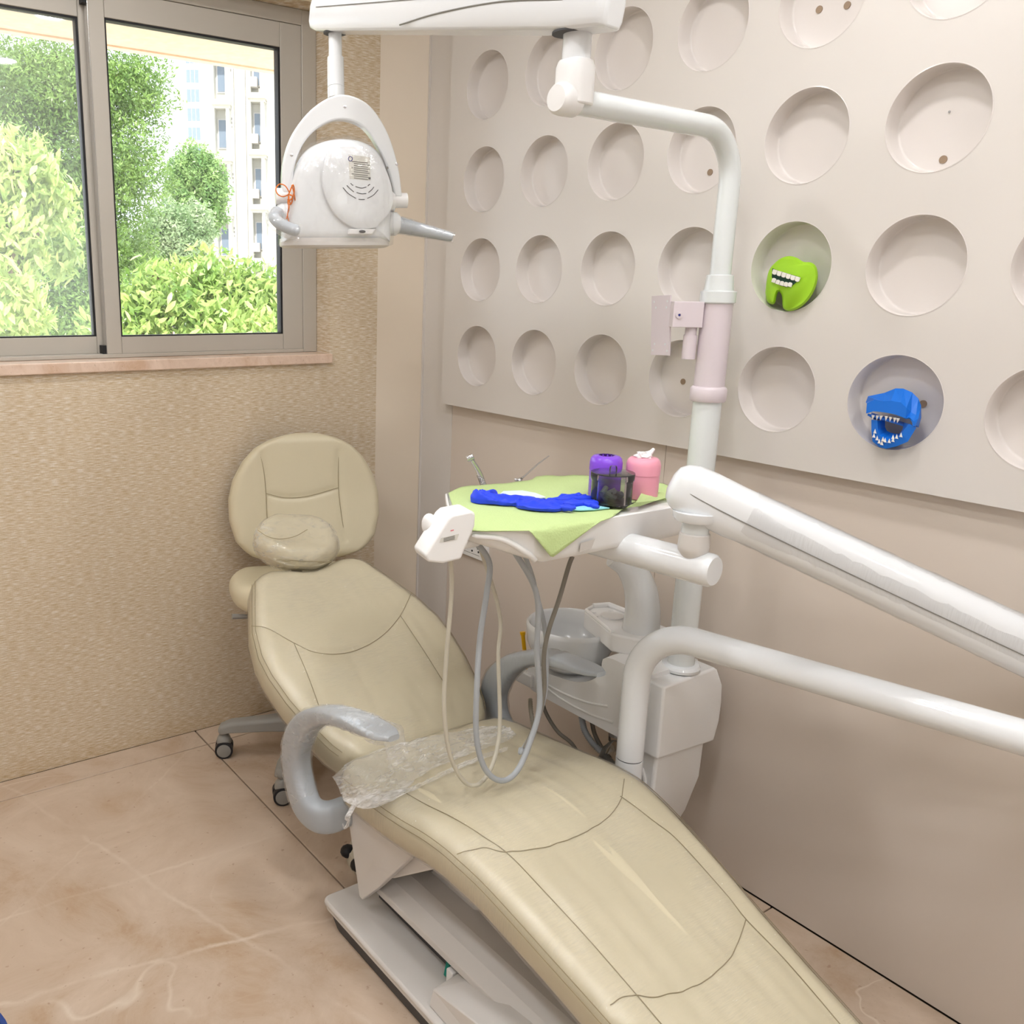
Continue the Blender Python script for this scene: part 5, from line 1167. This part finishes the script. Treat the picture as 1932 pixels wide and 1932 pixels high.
# main sheet
back = catmull([at(846, 932, 2, NZ), at(870, 921, 2, NZ), at(905, 918, 2, NZ), at(935, 915, 2, NZ), at(960, 912, 2, NZ), at(1000, 908, 2, NZ), at(1015, 900, 2, NZ), at(1060, 899, 2, NZ), at(1105, 899, 2, NZ), at(1180, 907, 2, NZ), at(1240, 912, 2, NZ), at(1268, 920, 2, NZ)], 5)
front = catmull([(-.852, -1.425, NZ), (-.832, -1.455, NZ), (-.800, -1.474, NZ), (-.775, -1.488, NZ), (-.755, -1.499, NZ), (-.735, -1.507, NZ), (-.70, -1.5125, NZ), (-.62, -1.5145, NZ), (-.545, -1.515, NZ), at(1190, 947, 2, NZ), at(1225, 940, 2, NZ), at(1272, 934, 2, NZ)], 5)
def resample(P_, n):
    P_ = [Vector(p) for p in P_]; c = [0.0]
    for a, b in zip(P_[:-1], P_[1:]): c.append(c[-1] + (b - a).length)
    return [Vector([float(np.interp(c[-1] * i / (n - 1), c, [p[k] for p in P_])) for k in range(3)]) for i in range(n)]
n_ = 121; rows = 22; back = resample(back, n_); front = resample(front, n_); vs, fs = [], []
for i in range(n_):
    b = Vector(back[i]); f_ = Vector(front[i])
    for j in range(rows + 1):
        t = j / rows; p = b.lerp(f_, t); e = max(0, (t - .93) / .07)
        vs.append((p.x, p.y, NZ + .002 + nz_(p.x, p.y) * (1 - e) - .001 * e))
def px_of(p):
    c = ROT @ (np.array(p) - CAM); return CX + F_PX * c[0] / c[2], CY + F_PX * c[1] / c[2]
hem = [(800, 1012), (868, 1010), (880, 1002), (893, 997), (905, 999), (995, 997), (1004, 1008), (1040, 1052), (1095, 1010), (1140, 977), (1190, 948), (1300, 940)]
for i in range(n_):
    u = i / (n_ - 1); x_, y_ = px_of(front[i]); yb_ = float(np.interp(x_, [h[0] for h in hem], [h[1] for h in hem])); yb_ = max(yb_, y_ + 1.0)
    q_ = at(x_, yb_, 1, front[i].y - .006)
    for j in range(1, 7):
        t = j / 6; p = Vector((front[i].x, front[i].y - .004, NZ + .001)).lerp(q_, t); vs.append((p.x, p.y - .002 * t - .0015 * noise.noise(Vector((u * 20, t * 2, 1))), p.z))
base = n_ * (rows + 1)
for i in range(n_ - 1):
    for j in range(rows): a = i * (rows + 1) + j; fs.append((a, a + 1, a + rows + 2, a + rows + 1))
    a0 = i * (rows + 1) + rows; a1 = a0 + rows + 1
    fs.append((a0, base + i * 6, base + (i + 1) * 6, a1))
    for j in range(5): a = base + i * 6 + j; fs.append((a, a + 1, a + 7, a + 6))
napkin = MB().add(vs, fs).build('napkin', M_NAP, None, angle=180, solid=.0012, loc=(-.55, -1.35, TZ))
tag(napkin, 'pale green paper napkin spread over the instrument tray', 'napkin')
# folded-back corner of the napkin near the arm
def F3(px, py, z): return at(px, py, 2, z)
tri = [F3(1180, 958, NZ + .004), F3(1200, 948, NZ + .016), F3(1212, 927, NZ + .020), F3(1245, 929, NZ + .012), F3(1275, 934, NZ + .007), F3(1240, 944, NZ + .004), F3(1207, 955, NZ + .003)]
fo = MB().add(tri, [(0, 1, 6), (1, 2, 3), (1, 3, 5), (1, 5, 6), (3, 4, 5)]).build('folded_corner', M_NAP, napkin, smooth=False, solid=.001, loc=(-.55, -1.35, TZ))
# tissues
def sheet(name, pts, z, mat, label, cat):
    P_ = [F3(a, b, z) for a, b in pts]; c = sum(P_, Vector()) / len(P_); vs = [c + Vector((0, 0, .003))]
    for p in P_: vs.append(p + Vector((0, 0, .002 * noise.noise(p * 90))))
    n = len(P_); o = MB().add(vs, [(0, 1 + i, 1 + (i + 1) % n) for i in range(n)]).build(name, mat, None, solid=.002, smooth=False, loc=tuple(c)); return tag(o, label, cat)
sheet('tissue', [(940, 934), (950, 927), (985, 926), (1010, 931), (1030, 938), (990, 944), (955, 940)], NZ + .006, M_TISSUE, 'white tissue peeking out behind the blue glove', 'tissue')
sheet('tissue', [(1078, 962), (1085, 953), (1110, 950), (1135, 954), (1150, 958), (1120, 962), (1095, 963)], NZ + .006, M_TISSUEB, 'pale aqua tissue at the foot of the smoked canister', 'tissue')
# blue glove
gl_ = thing('nitrile_glove', 'crumpled blue nitrile glove lying on the green napkin', 'glove', F3(1000, 945, NZ))
gp = catmull([F3(893, 936, NZ + .012), F3(915, 940, NZ + .013), F3(945, 943, NZ + .012), F3(985, 946, NZ + .010), F3(1020, 952, NZ + .011), F3(1060, 953, NZ + .011)], 16)
lps = []
for i, p in enumerate(gp):
    t = i / (len(gp) - 1); T = (gp[min(i + 1, len(gp) - 1)] - gp[max(i - 1, 0)]).normalized(); S2 = Vector((0, 0, 1)).cross(T).normalized()
    w_ = interp([(0, .010), (.06, .018), (.15, .022), (.25, .020), (.45, .030), (.7, .040), (.9, .038), (1, .026)], t); h_ = interp([(0, .008), (.08, .015), (.2, .014), (.35, .009), (1, .008)], t)
    lps.append([p + S2 * (w_ * math.cos(a) * (1 + .18 * noise.noise(p * 45 + Vector((a, 0, 0))))) + Vector((0, 0, 1)) * (h_ * math.sin(a) * (1 + .5 * noise.noise(p * 55 + Vector((0, 2 * a, 0)))) + (.0045 * abs(noise.noise(p * 95 + Vector((2 * math.cos(a), 2 * math.sin(a), 0))))) if math.sin(a) > -.3 else -h_ * .6) for a in [2 * PI * j / 36 for j in range(36)]])
MB().loops(lps).build('palm', M_GLOVE, gl_, angle=35)
for (a, b), (c, d), r in (((1040, 945), (1125, 940), .012), ((1050, 950), (1128, 949), .012), ((1040, 956), (1085, 958), .010), ((1055, 940), (1105, 934), .010), ((1080, 946), (1130, 955), .009)):
    p0, p1 = F3(a, b, NZ + .012), F3(c, d, NZ + .013); pts = [p0.lerp(p1, k / 8) + Vector((0, 0, .006 * noise.noise(p0 * 40 + Vector((k * .9, 0, 0))))) + Vector((.004 * noise.noise(p1 * 30 + Vector((k, 1, 0))), .006 * noise.noise(p1 * 30 + Vector((0, k * .9, 1))), 0)) for k in range(9)]
    MB().tube(pts, [r * (.8 + .45 * noise.noise(p * 70)) for p in pts[:-1]] + [r * .4], 12, flat=.8).build('finger', M_GLOVE, gl_, angle=40)
cf_ = catmull([F3(912, 935, NZ + .016), F3(922, 931, NZ + .024), F3(931, 929, NZ + .020), F3(934, 935, NZ + .014)], 5); MB().tube(cf_, .007, 10).build('rolled_cuff', M_GLOVE, gl_)
# dispensers and canister
def put(px, py): p = F3(px, py, NZ + .003); return Vector((p.x, p.y, NZ + .003))
pu = put(1139, 935); pd_ = thing('purple_dispenser', 'purple cylindrical dispenser with a scalloped hole in its lid', 'dispenser', pu)
MB().lathe([(.001, 0), (.033, 0), (.0345, .003), (.0345, .060)], pu, seg=48).build('body', M_PURPLE, pd_)
MB().lathe([(.0352, .058), (.0352, .075), (.033, .084), (.028, .089), (.0165, .0905), (.0155, .088), (.0155, .080)], pu, seg=48, cap=False).build('lid', M_PURPLE, pd_)
MB().loops([[pu + Vector((r * (1 + .08 * math.cos(10 * a)) * math.cos(a), r * (1 + .08 * math.cos(10 * a)) * math.sin(a), z)) for a in [2 * PI * j / 60 for j in range(60)]] for r, z in ((.0165, .0908), (.0150, .0905), (.0148, .076), (.001, .076))], cap=False).build('hole', pbr('deep_purple', rgb(60, 20, 110), .5), pd_)
pk = put(1209, 938); pkd = thing('pink_dispenser', 'pink cylindrical cotton dispenser beside the smoked canister', 'dispenser', pk)
MB().lathe([(.001, 0), (.034, 0), (.0355, .003), (.0355, .052), (.0345, .0525)], pk, seg=48).build('body', M_PINK, pkd)
MB().lathe([(.0365, .0525), (.0368, .074), (.034, .083), (.029, .088), (.012, .090), (.001, .090)], pk, seg=48).build('lid', M_PINK, pkd)
ct = thing('cotton_wool', 'tuft of white cotton wool poking from the pink dispenser', 'cotton', pk + Vector((0, 0, .09)))
MB().blob(pk + Vector((-.004, 0, .092)), .017, 3, (1.0, 1.0, .55), .5).build('tuft', M_COTTON, ct)
wq = pk + Vector((.006, -.002, .094)); MB().tube(catmull([wq, wq + Vector((.008, -.004, .006)), wq + Vector((.013, -.007, .014))], 6), [.007, .007, .0065, .006, .006, .0055, .005, .005, .0045, .004, .0038, .0035, .002], 10).build('wisp', M_COTTON, ct)
sm = put(1152, 952); sk = thing('smoked_canister', 'round smoked clear canister with knobbed lid in front of the dispensers', 'canister', sm)
MB().lathe([(.001, .001), (.040, .001), (.0425, .004), (.0425, .062), (.0405, .062), (.0405, .006), (.001, .005)], sm, seg=56).build('jar', M_SMOKE, sk)
MB().lathe([(.0440, .052), (.0450, .056), (.0455, .068), (.0450, .070), (.001, .0705), (.001, .068), (.0425, .0675), (.0430, .056)], sm, seg=56, cap=False).build('lid', M_SMOKE, sk)
MB().lathe([(.0075, .0700), (.0080, .073), (.0080, .080), (.0065, .0830), (.001, .0835)], sm, seg=24).build('knob', M_SMOKE, sk)
MB().lathe([(.001, .0055), (.038, .0055), (.038, .010), (.001, .010)], sm, seg=40).build('base_pad', M_CRUDB, sk)
for k in range(7):
    a = k * .95; c = sm + Vector((.018 * math.cos(a), .018 * math.sin(a), .018 + .004 * (k % 3)))
    MB().tube([c + Vector((-.012 * math.sin(a), .012 * math.cos(a), -.004)), c, c + Vector((.012 * math.sin(a), -.012 * math.cos(a), .006))], .0055, 8).build('contents', M_CRUD, sk)

# ================================================================== TOYS IN THE NICHES
# green tooth with a grin
tg = thing('toy_tooth', 'lime green toy tooth with a toothy grin in a niche', 'toy', (.02, -1.485, 1.46))
TF = -.012
TP = lambda px, py, x=TF: at(px, py, 0, x)
to_ = [(1444, 552), (1447, 525), (1452, 508), (1461, 497), (1474, 487), (1490, 483), (1505, 487), (1516, 494), (1530, 495), (1540, 503), (1543, 518), (1541, 535), (1533, 555), (1520, 572), (1503, 584), (1488, 587), (1478, 582), (1476, 570), (1475, 558), (1470, 550), (1466, 556), (1462, 572), (1455, 574), (1447, 568)]
TO = [Vector((v.x, v.y, 0)) for v in catmull([Vector((a, b, 0)) for a, b in to_ + to_[:1]], 3)][:-1]
tcn = Vector((1492, 532, 0))
def shrink(L_, k):   # move each outline point towards the local interior
    n = len(L_); out = []
    for i, p in enumerate(L_):
        t = (L_[(i + 1) % n] - L_[i - 1]).normalized(); nr = Vector((-t.y, t.x, 0))
        out.append(p + nr * k)
    return out
sgn = 1 if (shrink(TO, 1)[10] - tcn).length < (TO[10] - tcn).length else -1
lps = []
for k, x in ((6, .030), (2, .024), (0, .012), (0, -.004), (1.5, -.012), (4.5, -.018)):
    lps.append([TP(p.x, p.y, x) for p in shrink(TO, sgn * k)])
bm_ = MB().loops(lps)
tooth = bm_.build('body', M_GREEN, tg, angle=60)
mo = [(1457, 506), (1470, 511), (1490, 517), (1510, 523), (1504, 531), (1494, 540), (1484, 542), (1472, 539), (1462, 531), (1456, 523)]
TX = -.0186
MB().add([TP(*p, TX) for p in mo], [tuple(range(len(mo)))]).build('mouth', M_GREEND, tooth, smooth=False)
def tt_(cx, cy, w_, h_, rot): 
    c, s = math.cos(rot), math.sin(rot); pts = [(-w_, -h_), (w_, -h_), (w_, h_ * .6), (w_ * .5, h_), (-w_ * .5, h_), (-w_, h_ * .6)]
    return MB().prism([TP(cx + a * c - b * s, cy + a * s + b * c, TX - .0006) for a, b in pts], (-.003, 0, 0)).build('tooth', M_TEETH, tooth, smooth=False, bevel=.0006)
for k in range(6): tt_(1462.5 + 8.6 * k, 513.5 + 2.7 * k, 4.1, 4.6, .30)
for k in range(5): tt_(1461 + 7.6 * k, 529 + [0, 3.2, 5.6, 7.4, 8][k], 3.6, 4.2, .32 + PI)
# blue faceted dinosaur head
dn = thing('toy_dinosaur_head', 'blue faceted toy dinosaur head with open jaws in a niche', 'toy', (.02, -1.755, 1.19))
def DP(px, py, x): return at(px, py, 0, x)
up_ = [(1635, 759), (1640, 748), (1670, 743), (1690, 734.5), (1703, 734.5), (1719, 741), (1731, 753), (1736, 765), (1736, 788), (1731, 806), (1720, 824), (1712, 832)]
V = []
f_x, m_x, b_x = -.032, -.012, .024
# outer ring (back), facet ring (front)
ring_b = [DP(a, b, b_x) for a, b in [(1640, 764), (1646, 750), (1672, 745), (1691, 737), (1703, 737), (1717, 743), (1728, 755), (1733, 767), (1733, 788), (1728, 804)]]
ring_m = [DP(a, b, .0) for a, b in [(1635, 760), (1639, 749), (1669, 743), (1690, 734.5), (1704, 735), (1720, 742), (1731, 753), (1736, 766), (1736, 788), (1731, 806)]]
ring_f = [DP(a, b, f_x + .012 * (i > 5)) for i, (a, b) in enumerate([(1637, 762), (1651, 755), (1667, 758), (1682, 757), (1700, 760), (1710, 770), (1718, 778), (1727, 784), (1731, 790), (1728, 803)])]
ring_l = [DP(a, b, f_x) for a, b in [(1635, 780), (1648, 776), (1662, 777), (1676, 779), (1690, 782), (1700, 786), (1709, 790), (1716, 789), (1722, 795), (1724, 804)]]
sk_ = MB(); n = 10
sk_.v = [tuple(p) for r in (ring_b, ring_m, ring_f, ring_l) for p in r]
for r in range(3):
    for i in range(n - 1): a = r * n + i; sk_.f.append((a, a + 1, a + n + 1, a + n))
sk_.add([DP(1637, 782, f_x + .004), DP(1650, 790, -.002), DP(1700, 797, -.002), DP(1716, 806, -.004), DP(1726, 806, .02), DP(1644, 780, .022)], [(0, 1, 2, 3), (3, 2, 1, 5, 4)])
dh = sk_.build('upper_jaw', M_BLUE, dn, smooth=False, solid=.004)
lw_ = MB()
outer = [(1646, 792), (1646, 812), (1648, 832), (1660, 842), (1672, 845), (1690, 841), (1712, 832), (1728, 806)]
inner = [(1655, 793), (1656, 812), (1660, 822), (1668, 829), (1678, 833), (1690, 830), (1703, 818), (1716, 800)]
lo = [[DP(a, b, -.026) for a, b in outer], [DP(a, b, -.030) for a, b in inner], [DP(a, b, .0) for a, b in [(1668, 794), (1668, 806), (1672, 814), (1680, 818), (1690, 820), (1698, 820), (1704, 812), (1708, 798)]]]
back_r = [DP(a, b, .026) for a, b in [(1652, 794), (1652, 812), (1655, 828), (1664, 837), (1674, 840), (1690, 836), (1708, 828), (1724, 806)]]
allr = [back_r] + lo
lw_.v = [tuple(p) for r in allr for p in r]; n = 8
for r in range(3):
    for i in range(n - 1): a = r * n + i; lw_.f.append((a, a + 1, a + n + 1, a + n))
lj = lw_.build('lower_jaw', M_BLUE, dn, smooth=False, solid=.004)
for k, (a, b) in enumerate([(1647, 787), (1655, 787.5), (1662, 788), (1672, 789), (1680, 790.5), (1688, 792), (1694, 793)]):
    c = DP(a, b, f_x - .001); MB().add([c + Vector((0, .0035, .004)), c + Vector((0, -.0035, .004)), c + Vector((-.004, 0, .003)), c + Vector((.004, 0, .003)), c + Vector((-.001, 0, -.006))], [(0, 2, 4), (2, 1, 4), (1, 3, 4), (3, 0, 4), (0, 3, 1, 2)]).build('tooth', M_TEETH, dn, smooth=False)
for k, (a, b) in enumerate([(1651, 814), (1649, 822), (1655, 827), (1659, 833), (1664, 836), (1666, 829), (1670, 831), (1678, 832), (1685, 830), (1685, 825), (1692, 824), (1700, 821)]):
    c = DP(a, b, -.031); MB().add([c + Vector((0, .0035, -.004)), c + Vector((0, -.0035, -.004)), c + Vector((-.004, 0, -.003)), c + Vector((.004, 0, -.003)), c + Vector((-.001, 0, .006))], [(0, 2, 4), (2, 1, 4), (1, 3, 4), (3, 0, 4), (0, 3, 1, 2)]).build('tooth', M_TEETH, dn, smooth=False)

# ================================================================== WALL SOCKET
s0, s1 = -.268, -.49
ws = thing('wall_socket', 'white multi-way power socket plate low on the right wall', 'socket', (XW, -.38, .63))
MB().box(XW - .011, XW + .001, -.492, -.275, .600, .680).build('plate', M_WHITE2, ws, smooth=False, bevel=.003)
for y, z in ((-.36, .636), (-.415, .640), (-.415, .625), (-.445, .640), (-.449, .628)): MB().cyl((XW - .0125, y, z), (XW - .010, y, z), .0035, seg=12).build('pin_hole', M_BLACK, ws)
for y in (-.325, -.385, -.432): MB().box(XW - .012, XW - .0105, y - .022, y + .022, .615, .616).build('module_edge', M_PRINT, ws, smooth=False)
